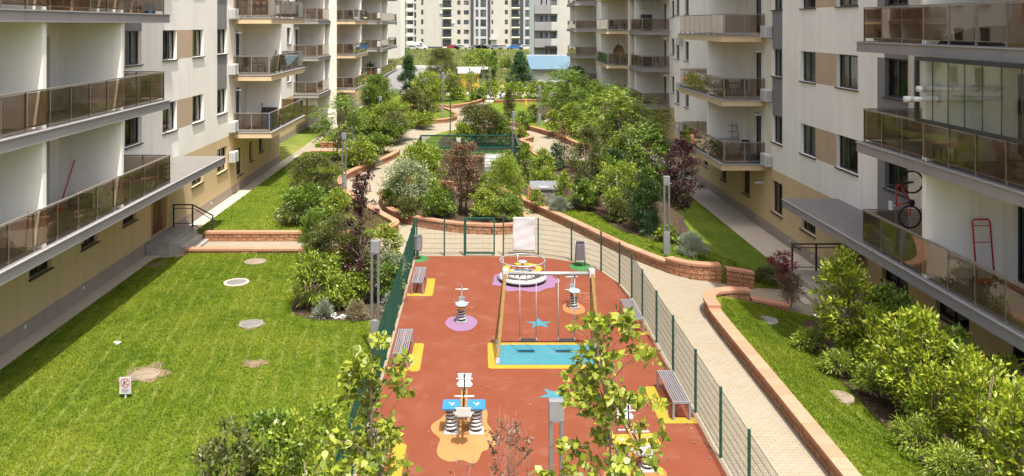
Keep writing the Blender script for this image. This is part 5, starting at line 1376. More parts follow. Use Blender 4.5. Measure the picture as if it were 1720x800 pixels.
# ------------------------------------------------------------------ people
def skin_mesh(name, joints, edges, mat, parent, root=0):
    me = bpy.data.meshes.new(name); me.from_pydata([j[0] for j in joints], edges, []); me.materials.append(M[mat])
    o = link(name, me, parent)
    s = o.modifiers.new('skin', 'SKIN'); s.use_smooth_shade = True
    for i, j in enumerate(joints):
        sv = me.skin_vertices[0].data[i]; sv.radius = (j[1], j[1]); sv.use_root = (i == root)
    o.modifiers.new('sub', 'SUBSURF').levels = 1
    return o
def person(label, loc, rz, bend, arms, shirt, pants):
    t = thing('person', label, 'person', loc, rz)
    hip = Vector((0, 0, .92)); up = Vector((math.sin(bend), 0, math.cos(bend)))
    ch = hip + up * .42; nk = hip + up * .58; hd = nk + Vector((up.x * .5, 0, up.z)).normalized() * .2
    side = Vector((0, 1, 0)); J = [(hip, .13)]; E = []
    def add(p, r, par): J.append((p, r)); E.append((par, len(J) - 1)); return len(J) - 1
    a = add(hip + up * .2, .125, 0); b = add(ch, .15, a); c = add(nk, .06, b); h1 = add(hd, .085, c); add(hd + up * .1, .08, h1)
    legs = []
    for s in (-1, 1):
        k = add(hip + side * s * .10 + Vector((.02, 0, -.08)), .085, 0); kn = add(Vector((.10 * s, s * .16, .48)), .06, k); an = add(Vector((.14 * s - .02, s * .2, .09)), .042, kn); add(Vector((.14 * s + .14, s * .21, .04)), .04, an)
        legs.append((J[k][0], J[kn][0], J[an][0]))
        sh = add(ch + up * .06 + side * s * .19, .055, b); el = add(ch + side * s * .26 + arms[0], .042, sh); wr = add(ch + side * s * .2 + arms[1], .03, el); add(ch + side * s * .2 + arms[1] * 1.12, .032, wr)
    body = skin_mesh('body', J, E, 'skin', t)
    P = [(hip + Vector((0, 0, .05)), .15)]; PE = []
    for l in legs:
        i0 = len(P); P += [(l[0], .105), (l[1], .082), (l[2], .07)]; PE += [(0, i0), (i0, i0 + 1), (i0 + 1, i0 + 2)]
    skin_mesh('trousers', P, PE, pants, t)
    S = [(hip + up * .08, .15), (hip + up * .25, .15), (ch, .175), (ch + up * .1, .12)]; SE = [(0, 1), (1, 2), (2, 3)]
    for s in (-1, 1):
        i0 = len(S); S += [(ch + up * .06 + side * s * .19, .075), (ch + side * s * .26 + arms[0], .062)]; SE += [(2, i0), (i0, i0 + 1)]
    skin_mesh('shirt', S, SE, shirt, t)
    hb = MB().lathe([(0, .02), (.098, .04), (.108, .11), (.08, .19), (0, .21)], 14, smooth=True); d = hd - Vector((.02, 0, .04)); hb.v = [(x + d.x - .015, y + d.y, z + d.z) for x, y, z in hb.v]; hb.build('hair', 'hair', t)
    f = MB(); e = hd + Vector((.085, 0, .03))
    for s in (-1, 1): f.lathe([(0, -.01), (.012, 0), (0, .01)], 8, (e.x - .004, s * .034, e.z), smooth=True)
    f.bar((e.x - .01, 0, e.z), (e.x + .02, 0, e.z - .045), .022).bar((e.x - .004, -.025, e.z - .075), (e.x - .004, .025, e.z - .075), .012); f.build('face', 'cloth_beige', t)
    for s in (-1, 1): MB().box(-.09, .17, -.05, .05, 0, .08).build('shoe', 'black', t).location = (.14 * s - .0, s * .21, 0)
x, y, _ = G(841, 170.5, .02); person('person in blue trousers and a dark top bending towards the hedge', (x, y, .02), R(25), .75, (Vector((.24, 0, -.12)), Vector((.46, 0, -.02))), 'cloth_navy', 'cloth_blue')
x, y, _ = G(742.3, 135, 0); person('person in a red top and blue trousers standing on the far path', (x, y - 18, 0.02), R(-70), .05, (Vector((.03, 0, -.24)), Vector((.1, 0, -.46))), 'cloth_red', 'cloth_blue')

# ------------------------------------------------------------------ plants
PROF = {
    'round': lambda t: np.sqrt(np.clip(1 - (2 * t - 1) ** 2, 0, 1)),
    'shrub': lambda t: np.where(t < .35, .72 + .28 * t / .35, np.sqrt(np.clip(1 - ((t - .35) / .65) ** 2, 0, 1))),
    'cone': lambda t: np.clip(1 - t, 0, 1) ** .85 * .97 + .03,
    'column': lambda t: np.minimum(1, np.minimum(.55 + t * 2.2, (1.02 - t) * 3.2)),
    'vase': lambda t: np.minimum(.25 + 1.1 * t, np.sqrt(np.clip((1.03 - t) * 4, 0, 1))),
    'mound': lambda t: np.sqrt(np.clip(1 - t * t, 0, 1)),
    'wisp': lambda t: np.where(t < .35, .55 + .45 * t / .35, np.clip(1 - (t - .35) * 1.0, .16, 1) ),
}
def leaves(rg, P, D, L, W, shape='diamond', up_noise=.6, fold=.12):
    n = len(P)
    sc = rg.uniform(.7, 1.25, (n, 1)); L = L * sc; W = W * sc
    D = D / (np.linalg.norm(D, axis=1, keepdims=True) + 1e-9)
    U = np.array([[0, 0, 1.0]]) + rg.normal(0, up_noise, (n, 3))
    S = np.cross(D, U); S /= (np.linalg.norm(S, axis=1, keepdims=True) + 1e-9)
    Nn = np.cross(S, D)
    if shape == 'diamond':
        V = np.stack([P, P + D * L * .42 + S * W / 2 + Nn * W * fold, P + D * L - Nn * L * .10, P + D * L * .42 - S * W / 2 + Nn * W * fold], 1); k = 4
    elif shape == 'heart':
        V = np.stack([P, P + D * L * .12 + S * W * .40, P + D * L * .5 + S * W * .48 + Nn * W * fold, P + D * L - Nn * L * .14, P + D * L * .5 - S * W * .48 + Nn * W * fold, P + D * L * .12 - S * W * .40], 1); k = 6
    else:                                                   # blade
        V = np.stack([P - S * W / 2, P + S * W / 2, P + D * L * .6 + S * W * .35, P + D * L], 1); k = 4
    return V.reshape(-1, 3), k
def crown(rg, Hc, Rx, Ry, prof, ncl, crad, shell=.5, lump=.25):
    t = rg.beta(1.15, 1.15, ncl); a = rg.uniform(0, 2 * np.pi, ncl); rr = rg.uniform(0, 1, ncl) ** shell
    ph = rg.uniform(0, 6.28, 4)
    lm = 1 + lump * (np.sin(2 * a + ph[0] + 5 * t) + .7 * np.sin(3 * a + ph[1] - 7 * t) + .5 * np.sin(5 * a + ph[2])) / 2.2
    r = np.clip(PROF[prof](t), .02, 2) * rr * lm
    return np.stack([np.clip(r, 0, 1.35) * Rx * np.cos(a), np.clip(r, 0, 1.35) * Ry * np.sin(a), t * Hc], 1)
ROOT = {'tree': 'trunk', 'shrub': 'stems'}
def plant(name, label, cat, loc, Ht, Rx, Ry, leaf, seed, L=.10, W=.045, prof='shrub', cb=.12, dens=3.0, ncl=None, crad=None, droop=.2, out=.8, shape='diamond', wood='bark', stems=3,
          trunk=False, shell=.5, lump=.25, group=None, frond=0, cap=16000, limbs=14, trunk_r=None, up=.25, spread=.7, extra=None, twig=0, limb_k=1.0):
    rg = np.random.default_rng(seed); r = random.Random(seed)
    t = thing(name, label, cat, loc, r.uniform(0, 6.28) if Rx == Ry else 0, group)
    Hc = Ht * (1 - cb); z0 = Ht * cb
    Rm = (Rx + Ry) / 2
    if crad is None: crad = max(.10, min(.45, .26 * Rm))
    area = 2 * Rm * Hc * .8 + Rm * Rm * 1.5
    nleaf = int(min(cap, dens * area / (L * W * .5)))
    if ncl is None: ncl = int(max(14, min(140, 1.15 * area / (crad * crad))))
    Cc = crown(rg, Hc, max(.05, Rx - crad * .8), max(.05, Ry - crad * .8), prof, ncl, crad, shell, lump); Cc[:, 2] = Cc[:, 2] * max(.5, 1 - crad * .6 / Hc) + z0 + crad * .3
    if frond:
        nf = max(8, nleaf // (frond * 2)); ci = rg.integers(0, ncl, nf)
        B = Cc[ci] + rg.normal(0, crad * .5, (nf, 3))
        ax = B - np.array([0, 0, z0 + Hc * .45]); ax[:, 2] *= .5
        Fd = ax / (np.linalg.norm(ax, axis=1, keepdims=True) + 1e-6) + rg.normal(0, .45, (nf, 3)); Fd[:, 2] += up
        Fd /= np.linalg.norm(Fd, axis=1, keepdims=True)
        Ff = L * 3.6
        Sd = np.cross(Fd, [0, 0, 1.0]); Sd /= np.linalg.norm(Sd, axis=1, keepdims=True) + 1e-6
        Ps, Ds = [], []
        for i in range(frond):
            s = (i + .6) / frond
            c0 = B + Fd * Ff * s; c0[:, 2] -= Ff * .55 * s * s
            for sg in (-1, 1):
                Ps.append(c0); Ds.append(Sd * sg + Fd * .55 + np.array([0, 0, -.25 - droop]) * 1.0 + rg.normal(0, .15, (nf, 3)))
        P, D = np.concatenate(Ps), np.concatenate(Ds)
    else:
        ci = rg.integers(0, ncl, nleaf)
        off = rg.normal(0, 1, (nleaf, 3)); off *= (rg.uniform(.3, 1.1, (nleaf, 1)) / (np.linalg.norm(off, axis=1, keepdims=True) + 1e-6)) * crad; off[:, 2] *= .75
        P = Cc[ci] + off
        ax = P - np.array([0, 0, z0 + Hc * .3]); ax /= np.linalg.norm(ax, axis=1, keepdims=True) + 1e-6
        D = ax * out + off / crad * .6 + rg.normal(0, spread, (nleaf, 3)) + np.array([0, 0, up - droop])
    keep = P[:, 2] > .02; P, D = P[keep], D[keep]
    V, k = leaves(rg, P, D, L, W, shape)
    fo = link('crown' if trunk else 'foliage', np_mesh('foliage', V, np.arange(len(V)), leaf, k), t)
    if extra:
        m2, cnt, L2, W2 = extra
        idx = rg.integers(0, len(P), cnt); V2, k2 = leaves(rg, P[idx], D[idx] * .3 + np.array([0, 0, -1.0]) + rg.normal(0, .3, (cnt, 3)), L2, W2)
        link('bracts', np_mesh('bracts', V2, np.arange(len(V2)), m2, k2), fo)['kind'] = 'stuff'
    b = MB(); R0 = trunk_r or max(.012, Ht * .011)
    if trunk:
        top = z0 + Hc * .82; k = 6
        pts = [(.06 * Ht * .3 * math.sin(i * 1.3 + seed), .05 * Ht * .3 * math.cos(i * 1.7 + seed), top * i / k - (.1 if i == 0 else 0)) for i in range(k + 1)]
        pts[0] = (0, 0, -.1); b.tube(pts, [R0 * (1.25 - 1.05 * i / k) for i in range(k + 1)], 7)
        def src(z):
            u = min(k - .01, max(.5, z / top * k)); i0 = int(u); w = u - i0
            return tuple(pts[i0][m] * (1 - w) + pts[i0 + 1][m] * w for m in range(3))
    else:
        base = []
        for i in range(stems):
            a = 6.28 * i / stems + r.random(); q = .10 * Rm
            tip = (.45 * Rx * math.cos(a), .45 * Ry * math.sin(a), z0 + Hc * r.uniform(.55, .85))
            p0 = (q * math.cos(a), q * math.sin(a), -.05); mid = ((p0[0] * .6 + tip[0] * .4), (p0[1] * .6 + tip[1] * .4), tip[2] * .5)
            b.tube([p0, mid, tip], [R0, R0 * .7, R0 * .3], 5); base.append((p0, mid, tip))
        src = lambda z: r.choice(base)[1]
    for i in range(min(limbs, ncl)):
        c = Cc[int(i * ncl / max(1, min(limbs, ncl)))]; s = src(max(z0 * .9, c[2] - Rm * .55))
        m = ((s[0] + c[0]) / 2, (s[1] + c[1]) / 2, (s[2] + c[2]) / 2 + (.02 * Ht if trunk else .0))
        b.tube([s, m, tuple(c)], [R0 * .45 * limb_k, R0 * .3 * limb_k, R0 * .1], 5, False)
    b.build('trunk' if trunk else 'stems', wood, t)
    return t
def grass_clump(name, label, cat, loc, Ht, Rr, n, mat, seed, W=.012, arch=.6, group=None, seedheads=False):
    rg = np.random.default_rng(seed); t = thing(name, label, cat, loc, 0, group)
    a = rg.uniform(0, 6.28, n); tilt = rg.uniform(.05, arch, n); r0 = Rr * .25 * np.sqrt(rg.uniform(0, 1, n))
    P = np.stack([r0 * np.cos(a), r0 * np.sin(a), np.zeros(n)], 1)
    d1 = np.stack([np.cos(a) * np.sin(tilt), np.sin(a) * np.sin(tilt), np.cos(tilt)], 1); Ls = Ht * rg.uniform(.5, 1.0, (n, 1)); S = np.stack([-np.sin(a), np.cos(a), 0 * a], 1)
    m = P + d1 * Ls * .6; d2 = d1 + np.stack([np.cos(a), np.sin(a), -.8 + 0 * a], 1) * tilt[:, None] * .9; d2 /= np.linalg.norm(d2, axis=1, keepdims=True)
    tip = m + d2 * Ls * .5
    V = np.stack([P - S * W, P + S * W, m + S * W * .8, tip, m - S * W * .8], 1).reshape(-1, 3)
    link('blades', np_mesh('blades', V, np.arange(len(V)), mat, 5), t)
    MB().lathe([(Rr * .3, -.03), (Rr * .2, .04), (0, .06)], 10).build('crown_base', 'bark', t)
    return t

def bb(x0, x1, yt, yb, zg):
    """photograph box -> base point, height, half width"""
    X, Y, _ = G((x0 + x1) / 2, yb, zg(0, 0) if callable(zg) else zg)
    if callable(zg):
        for _i in range(6): X, Y, _z = G((x0 + x1) / 2, yb, zg(X, Y))
        zg = zg(X, Y)
    return (X, Y, zg), (yb - yt) * Y / F, (x1 - x0) * Y / F / 2
S_ = dict(
    bright=dict(leaf='leaf_bright', L=.12, W=.055, dens=3.0), mid=dict(leaf='leaf_mid', L=.10, W=.045, dens=3.2), glossy=dict(leaf='leaf_bright', L=.13, W=.07, dens=2.8, up=.5),
    dark=dict(leaf='leaf_dark', L=.09, W=.03, dens=3.6), olive=dict(leaf='leaf_olive', L=.075, W=.032, dens=3.4), silver=dict(leaf='leaf_silver', L=.13, W=.05, dens=2.2, droop=.35),
    purple=dict(leaf='leaf_purple', L=.085, W=.05, dens=3.0), bronze=dict(leaf='leaf_bronze', L=.09, W=.045, dens=2.6), blue=dict(leaf='leaf_bluegreen', L=.13, W=.055, dens=3.2, droop=.4),
    frond=dict(leaf='leaf_mid', L=.13, W=.045, dens=2.6, frond=5), bamboo=dict(leaf='leaf_bright', L=.19, W=.035, dens=2.6, droop=.55), lav=dict(leaf='leaf_lavender', L=.16, W=.012, dens=3.5, prof='mound', cb=.0, out=1.6, spread=.35, up=.5),
    dry=dict(leaf='leaf_dry', L=.15, W=.014, dens=2.8, prof='mound', cb=.0, out=1.3, spread=.5, up=.4), red=dict(leaf='leaf_red', L=.12, W=.03, dens=2.2), feather=dict(leaf='leaf_bright', L=.07, W=.02, dens=3.4, prof='shrub'))
sd = [100]
def pv(name, label, style, box, zg, cat=None, far=1.0, **kw):
    loc, Ht, hw = bb(*box, zg); sd[0] += 1
    s = dict(S_[style]); s.update(kw)
    mn = loc[1] * .0023
    if s['L'] < mn:
        k = mn / s['L']; s['L'] *= k; s['W'] *= k
    Ry = s.pop('Ry', min(hw, max(.6 * Ht, .7 * hw)) if hw > .3 else hw)
    # the base lies at the middle of the crown's depth: move it back by a part of it so that the near edge meets the box
    loc = (loc[0] * (loc[1] + .35 * Ry) / loc[1], loc[1] + .35 * Ry, loc[2])
    return plant(name, label, cat or ('tree' if 'tree' in name else 'shrub'), loc, Ht * 1.0, hw * (.98 if style == 'glossy' and loc[1] < 30 else 1.2 if loc[1] < 52 else 1.06), Ry * 1.1, seed=sd[0], **s)
T = dict(trunk=True)
# --- bed between left lawn and playground
pv('plum_tree', 'tall wispy plum tree with dark red leaves beside the left playground fence', 'purple', (574, 642, 290, 512), .07, cb=.24, prof='wisp', ncl=70, crad=.15, dens=1.15, wood='bark', shell=.6, limbs=70, up=.6, lump=.5, Ry=.8, **T)
pv('juniper_shrub', 'dark green juniper shrub at the corner of the left steps path', 'dark', (506, 548, 360, 438), .07, leaf='leaf_mid', L=.12, W=.02, up=.7, droop=0, out=1.1, prof='round')
pv('dark_shrub', 'large dark olive shrub left of the plum tree', 'olive', (520, 622, 366, 484), .07, cb=.1, dens=3.2, prof='round', leaf='leaf_olive', lump=.3)
pv('bamboo_shrub', 'light green bamboo leaved shrub at the edge of the left lawn', 'bamboo', (488, 576, 430, 524), .07, lump=.35)
pv('leafy_shrub', 'low yellow green shrub under the plum tree', 'bright', (572, 626, 456, 514), .07)
pv('pale_shrub', 'pale green shrub at the far end of the left playground fence', 'silver', (626, 676, 378, 448), .07, leaf='leaf_bright')
pv('flowering_shrub', 'grey green shrub with tiny leaves against the left playground fence', 'silver', (624, 684, 424, 506), .07, L=.07, W=.03, dens=3)
pv('upright_shrub', 'narrow dark shrub between the plum tree and the lamp', 'mid', (606, 640, 430, 512), .07, leaf='leaf_olive')
pv('lavender_mound', 'silvery lavender mound at the tip of the left bed beside the white hose', 'lav', (530, 558, 512, 536), .07)
pv('dry_mound', 'brownish dry lavender mound right of the white hose', 'dry', (580, 618, 510, 538), .07)
pv('dry_mound', 'dry lavender tuft behind the lamp by the left fence', 'dry', (641, 665, 498, 530), .07, leaf='leaf_lavender')
pv('dark_shrub', 'dark olive shrub behind the bamboo leaved shrub', 'olive', (506, 566, 404, 478), .07, lump=.3)
pv('dark_shrub', 'dark leafy shrub between the large olive shrub and the plum tree', 'mid', (566, 622, 396, 486), .07, leaf='leaf_olive', L=.08)
pv('leafy_shrub', 'low leafy shrub at the front of the left bed beside the silver mound', 'bright', (546, 600, 470, 522), .07, L=.1)
pv('leafy_shrub', 'leafy shrub close to the left playground fence behind the lamp', 'mid', (632, 676, 446, 512), .07)
pv('leafy_shrub', 'small bright shrub in front of the juniper', 'bright', (498, 545, 418, 470), .07)
# --- bed north of the left path
pv('olive_shrub', 'rounded olive brown shrub at the top of the left beds before the double lamp', 'olive', (490, 574, 262, 356), .28, prof='round', dens=3.2)
pv('long_leaf_shrub', 'green long leaved shrub at the left edge of the middle bed', 'bamboo', (466, 556, 314, 382), .28, leaf='leaf_mid', W=.05)
pv('yellow_green_shrub', 'yellow green shrub above the juniper', 'bright', (540, 594, 320, 392), .28, L=.09)
pv('leafy_shrub', 'bright leafy shrub hiding the left end of the block wall', 'bright', (508, 560, 352, 398), .28, leaf='leaf_mid')
pv('glossy_shrub', 'broad glossy shrub left of the winding path, under the small left tree', 'glossy', (566, 640, 232, 282), .28)
pv('lavender_mound', 'silver mound on the block wall left of the winding path', 'lav', (614, 642, 262, 278), .28)
pv('small_tree', 'small airy tree with drooping leaves in front of the recessed left balconies', 'frond', (520, 616, 158, 272), .28, cb=.26, prof='round', ncl=34, dens=1.9, L=.18, W=.06, lump=.4, wood='pale_bark', limbs=24, **T)
pv('leafy_shrub', 'low leafy shrub right of the small left tree', 'mid', (600, 668, 226, 258), .28)
# --- central island
pv('silver_tree', 'silvery green small tree on the left tip of the flower island', 'silver', (636, 730, 266, 352), .36, cb=.16, prof='round', ncl=44, dens=1.9, lump=.35)
pv('glossy_shrub', 'bright glossy shrub in front of the left end of the green cage', 'glossy', (664, 752, 242, 318), .36)
pv('bronze_tree', 'bronze purple tree in the middle of the flower island', 'bronze', (742, 812, 236, 364), .36, cb=.20, prof='round', ncl=70, dens=2.7, lump=.3, stems=5, limbs=30)
pv('feathery_shrub', 'feathery yellow green shrub right of the bronze tree', 'feather', (806, 886, 266, 356), .36, lump=.3)
pv('low_shrub', 'low green shrub below the silver bin on the island', 'mid', (702, 768, 320, 368), .36)
pv('flowering_shrub', 'green shrub with a few pale flowers right of the bronze tree trunk', 'mid', (786, 842, 322, 370), .36, leaf='leaf_bright', L=.08)
pv('low_shrub', 'low green shrub at the right tip of the island', 'mid', (834, 884, 332, 374), .36)
pv('low_shrub', 'low dark shrub at the left tip of the island under the silvery tree', 'mid', (662, 704, 332, 366), .36, leaf='leaf_olive')
pv('glossy_shrub', 'glossy upright shrub right of the cage lamp', 'glossy', (866, 898, 240, 316), .36, leaf='leaf_mid')
pv('leafy_shrub', 'narrow leafy shrub inside the right part of the green cage', 'bright', (842, 866, 254, 316), .36)
pv('leafy_shrub', 'leafy shrub in front of the green cage beside the white hatch', 'bright', (790, 830, 296, 330), .36, leaf='leaf_mid')
pv('olive_tree', 'large dark olive tree shaped bush behind the green cage', 'olive', (758, 850, 176, 248), .36, prof='shrub', dens=3.6, lump=.3, leaf='leaf_olive')
pv('yellow_green_shrub', 'yellow green shrub at the foot of the large olive bush', 'bright', (754, 804, 208, 250), .36)
pv('glossy_shrub', 'dark glossy shrub right of the large olive bush', 'mid', (824, 866, 196, 248), .36)
pv('low_shrub', 'low yellow green ground shrub inside the ring path', 'bright', (866, 886, 212, 232), .36)
# --- right hand garden
pv('bronze_shrub', 'tall bronze green shrub in the right garden', 'olive', (954, 1020, 212, 348), zr, prof='column', dens=3.2, L=.085)
pv('yellow_green_shrub', 'small bright yellow green shrub right of the barbecue', 'bright', (932, 964, 288, 352), zr)
pv('small_tree', 'light green multi stemmed small tree in the middle of the right garden', 'bright', (1000, 1080, 274, 368), zr, cb=.22, prof='round', ncl=46, dens=2.2, stems=6, wood='pale_bark', lump=.35)
pv('conifer_shrub', 'dark green yew like shrub left of the plum tree', 'dark', (1050, 1114, 296, 392), zr, L=.13, W=.025, up=.6, droop=0)
pv('plum_tree', 'round headed plum tree with dark purple leaves beside the tall right lamp', 'purple', (1112, 1176, 236, 412), zr, cb=.34, prof='round', ncl=70, dens=2.8, wood='pale_bark', lump=.3, limbs=26, **T)
pv('lavender_mound', 'grey lavender clump left of the tall right lamp', 'lav', (1078, 1112, 358, 398), zr, leaf='leaf_bluegreen')
pv('lavender_mound', 'large silver mound right of the tall right lamp', 'lav', (1138, 1186, 396, 432), zr)
pv('yellow_green_shrub', 'little yellow green shrub behind the tall right lamp', 'bright', (1102, 1140, 380, 408), zr)
pv('dark_shrub', 'small dark shrub beside the right ring path', 'blue', (922, 948, 242, 288), zr)
pv('pale_shrub', 'pale low shrub left of the small dark shrub', 'silver', (892, 928, 252, 292), zr, leaf='leaf_bright')
pv('sparse_shrub', 'sparse reddish shrub leaning over the ring wall', 'bronze', (926, 964, 218, 284), zr, dens=1.3)
pv('lavender_mound', 'pale grey mound at the foot of the yellow green shrub by the barbecue', 'lav', (924, 956, 334, 356), zr)
pv('low_shrub', 'low green grass like plant above the barbecue', 'feather', (888, 944, 284, 318), zr)
pv('broad_tree', 'big light green tree with compound leaves in front of the right building', 'frond', (984, 1104, 152, 306), 0.0, cb=.2, prof='round', ncl=80, dens=2.4, L=.18, W=.06, lump=.35, limbs=26, leaf='leaf_bright', **T)
pv('broad_tree', 'dark drooping tree against the right walkway', 'frond', (1050, 1122, 208, 330), -.2, cb=.16, prof='round', ncl=60, dens=3.0, L=.18, W=.06, droop=.5, leaf='leaf_mid', limbs=20, **T)
pv('broad_tree', 'tree with compound leaves left of the far right balconies', 'frond', (968, 1066, 138, 246), 0.0, cb=.18, prof='round', ncl=60, dens=2.6, L=.18, W=.06, leaf='leaf_mid', limbs=20, **T)
pv('dark_shrub', 'dark shrub mass under the big compound leaved tree', 'mid', (1000, 1062, 250, 330), 0.1, leaf='leaf_dark')
pv('leafy_shrub', 'leafy shrub below the drooping tree', 'mid', (1058, 1100, 270, 326), zr)
pv('red_maple_shrub', 'bright red maple shrub at the corner of the right landing', 'red', (1292, 1336, 428, 474), -.35, prof='vase', lump=.35)
pv('dark_grass', 'dark purplish shrub at the end of the right entrance path', 'purple', (1302, 1352, 462, 516), -.2, leaf='leaf_bronze', L=.16, W=.02, up=.5, dens=1.6)
pv('low_shrub', 'low brownish plant between the shady lawn and the red maple', 'olive', (1262, 1312, 450, 482), -.35, leaf='leaf_olive')
# --- hedge on the right
hedge = [((1362, 1480, 430, 606), 'bright glossy hedge bush farthest along the right hedge, beside the landing', 'glossy'), ((1436, 1546, 490, 620), 'hedge bush behind the second one of the right hedge, near the wall', 'mid'),
         ((1474, 1614, 530, 708), 'large bright hedge bush in the middle of the right hedge', 'glossy'), ((1546, 1650, 562, 698), 'hedge bush with shaded leaves close to the right building wall', 'mid'),
         ((1580, 1706, 592, 786), 'yellow green hedge bush second from the near end of the right hedge', 'glossy'), ((1650, 1780, 650, 876), 'nearest bright hedge bush cut by the right frame edge', 'glossy')]
for b_, l_, s_ in hedge:
    pv('hedge_bush', l_, s_, b_, .14, group='bushes of the right hedge', leaf='leaf_hedge' if s_ == 'glossy' else 'leaf_mid', L=.13, W=.058, dens=3.0, stems=9, lump=.35, up=.7, crad=.24, prof='shrub', cb=.05)
cover = [(1376, 1450, 588, 628, 'first low ground cover juniper at the lawn edge of the right hedge'), (1430, 1500, 606, 662, 'second low ground cover juniper along the right hedge'), (1500, 1592, 700, 760, 'third low ground cover juniper spreading under the near hedge'), (1556, 1650, 750, 812, 'nearest low ground cover juniper at the bottom edge'), (1330, 1384, 548, 586, 'far low ground cover juniper beside the dark manhole')]
for x0, x1, y0, y1, l_ in cover:
    pv('juniper_cover', l_, 'feather', (x0, x1, y0 + (y1 - y0) * .25, y1), .16, 'ground cover', prof='mound', cb=0, L=.12, W=.025, up=.1, out=1.4, dens=2.0, group='low junipers along the right hedge', leaf='leaf_bright', Ry=(x1 - x0) * .0075)
more = [('low bright shrub between the silvery tree and the bronze tree', 'bright', 690, 742, 290, 338, .36), ('low leafy shrub at the front edge of the island under the silvery tree', 'mid', 640, 686, 300, 350, .36),
 ('yellow green shrub hugging the left side of the bronze tree', 'bright', 726, 762, 312, 360, .36), ('low shrub in front of the barbecue worktop', 'bright', 890, 916, 322, 348, zr), ('leafy shrub filling the gap right of the yellow green barbecue shrub', 'mid', 962, 1006, 304, 356, zr),
 ('olive shrub below the multi stemmed tree', 'olive', 1016, 1062, 336, 376, zr), ('bright shrub above the barbecue by the cage corner', 'bright', 896, 936, 262, 304, zr), ('round green shrub between the bronze green shrub and the big tree', 'mid', 990, 1040, 262, 330, zr),
 ('pale leafy shrub below the variegated shrub of the north east lawn', 'silver', 986, 1034, 196, 246, zr), ('green shrub right of the slim north east lamp', 'bright', 912, 946, 186, 226, zr), ('low shrub in front of the weeping conifer', 'mid', 862, 896, 188, 214, .3),
 ('yellow green shrub left of the slim far lawn lamp', 'bright', 700, 734, 188, 214, .28), ('leafy shrub filling the bed left of the ring wall', 'mid', 630, 684, 202, 240, .28), ('bright shrub between the round far left tree and the feathery tree', 'bright', 580, 632, 184, 226, .25),
 ('light shrub by the far path left of the kiosk', 'bright', 752, 786, 146, 172, 0), ('light shrub by the far path in front of the kiosk lamp', 'mid', 788, 822, 148, 172, 0)]
for l_, s_, a_, b_, c_, d_, z_ in more: pv('garden_shrub', l_, s_, (a_, b_, c_, d_), z_)
for l_, b_ in (('hedge bush filling the gap behind the round pale manhole cover', (1424, 1512, 524, 640)), ('small hedge bush between the middle and the near bushes of the right hedge', (1526, 1604, 622, 744)), ('low hedge bush against the right building wall near the frame edge', (1650, 1730, 600, 720))):
    pv('hedge_bush', l_, 'glossy', b_, .14, group='bushes of the right hedge', leaf='leaf_hedge', L=.13, W=.058, dens=3.0, stems=7, lump=.35, up=.7, crad=.24)
# --- far gardens
pv('leafy_tree', 'round green tree in front of the lowest far left balcony', 'blue', (598, 670, 128, 222), .28, cb=.12, prof='round', leaf='leaf_mid', lump=.3, **T)
pv('dark_tree', 'dark blue green tree right of the farthest left balconies', 'blue', (658, 714, 92, 186), .1, cb=.1, prof='cone', lump=.35, ncl=60, **T)
pv('feathery_tree', 'feathery fresh green tree left of the ring path', 'feather', (610, 706, 172, 232), .28, cb=.1, leaf='leaf_bright', L=.1, W=.03)
pv('olive_shrub', 'olive shrub behind the feathery tree', 'olive', (668, 722, 148, 212), .28)
pv('variegated_shrub', 'pale variegated round shrub above the ring wall', 'silver', (692, 736, 164, 210), .28, leaf='leaf_olive', L=.12)
pv('leafy_tree', 'bright leafy tree right of the dark blue green tree', 'bright', (686, 752, 122, 192), .1, cb=.1, prof='round', **T)
pv('willow_tree', 'tall thin leaved olive tree left of the kiosk', 'olive', (706, 776, 82, 176), 0, cb=.16, prof='round', droop=.7, L=.22, W=.04, dens=2.4, lump=.35, **T)
pv('leafy_tree', 'small light green tree in front of the far lawn', 'bright', (744, 784, 124, 168), 0, cb=.2, prof='round', **T)
pv('leafy_tree', 'slender tree hiding the front of the orange kiosk', 'mid', (776, 808, 120, 176), 0, cb=.3, prof='round', dens=1.3, leaf='leaf_bright', **T)
pv('round_tree', 'broad round green tree behind the orange kiosk', 'bright', (776, 838, 84, 132), .2, cb=.16, prof='round', dens=3, lump=.25, **T)
pv('round_tree', 'narrow green tree between the round tree and the conifer', 'mid', (820, 838, 86, 134), .2, cb=.25, prof='round', **T)
pv('conifer_tree', 'large blue green conifer in front of the blue roofed shed', 'blue', (840, 906, 88, 152), 0, cb=.04, prof='cone', dens=3.4, ncl=120, lump=.3, **T)
pv('cypress_tree', 'tiny dark column shaped cypress left of the conifer', 'dark', (825.5, 833, 117, 137), 0, prof='column', cb=0)
pv('weeping_conifer', 'weeping dark conifer shrub on the lawn near the bending person', 'dark', (844, 866, 152, 206), .3, prof='column', droop=.9, leaf='leaf_olive', L=.2, W=.03)
for i, (x0, x1, yt, yb, st, l_) in enumerate(((806, 846, 136, 168, 'glossy', 'left bush of the far bright hedge, behind the thin lamp'), (842, 884, 138, 172, 'glossy', 'bush of the far bright hedge behind the bending person'), (880, 926, 138, 176, 'bright', 'third bush of the far bright hedge below the conifer'), (918, 972, 140, 186, 'bright', 'right end bush of the far bright hedge'))):
    pv('hedge_bush', l_, st, (x0, x1, yt, yb), 0, group='far hedge bushes')
pv('broad_tree', 'wide green tree below the blue roof, left of the far right balconies', 'frond', (908, 996, 118, 206), .1, cb=.16, prof='round', leaf='leaf_mid', L=.25, W=.08, **T)
pv('leafy_shrub', 'yellow green shrub below the slim lamp on the north east lawn', 'bright', (938, 986, 172, 226), zr)
pv('variegated_shrub', 'pale variegated shrub at the right of the north east lawn', 'silver', (976, 1016, 178, 222), zr, leaf='leaf_olive')
pv('flowering_shrub', 'small orange tinted shrub on the north east lawn', 'bronze', (884, 906, 176, 206), zr, leaf='leaf_olive')
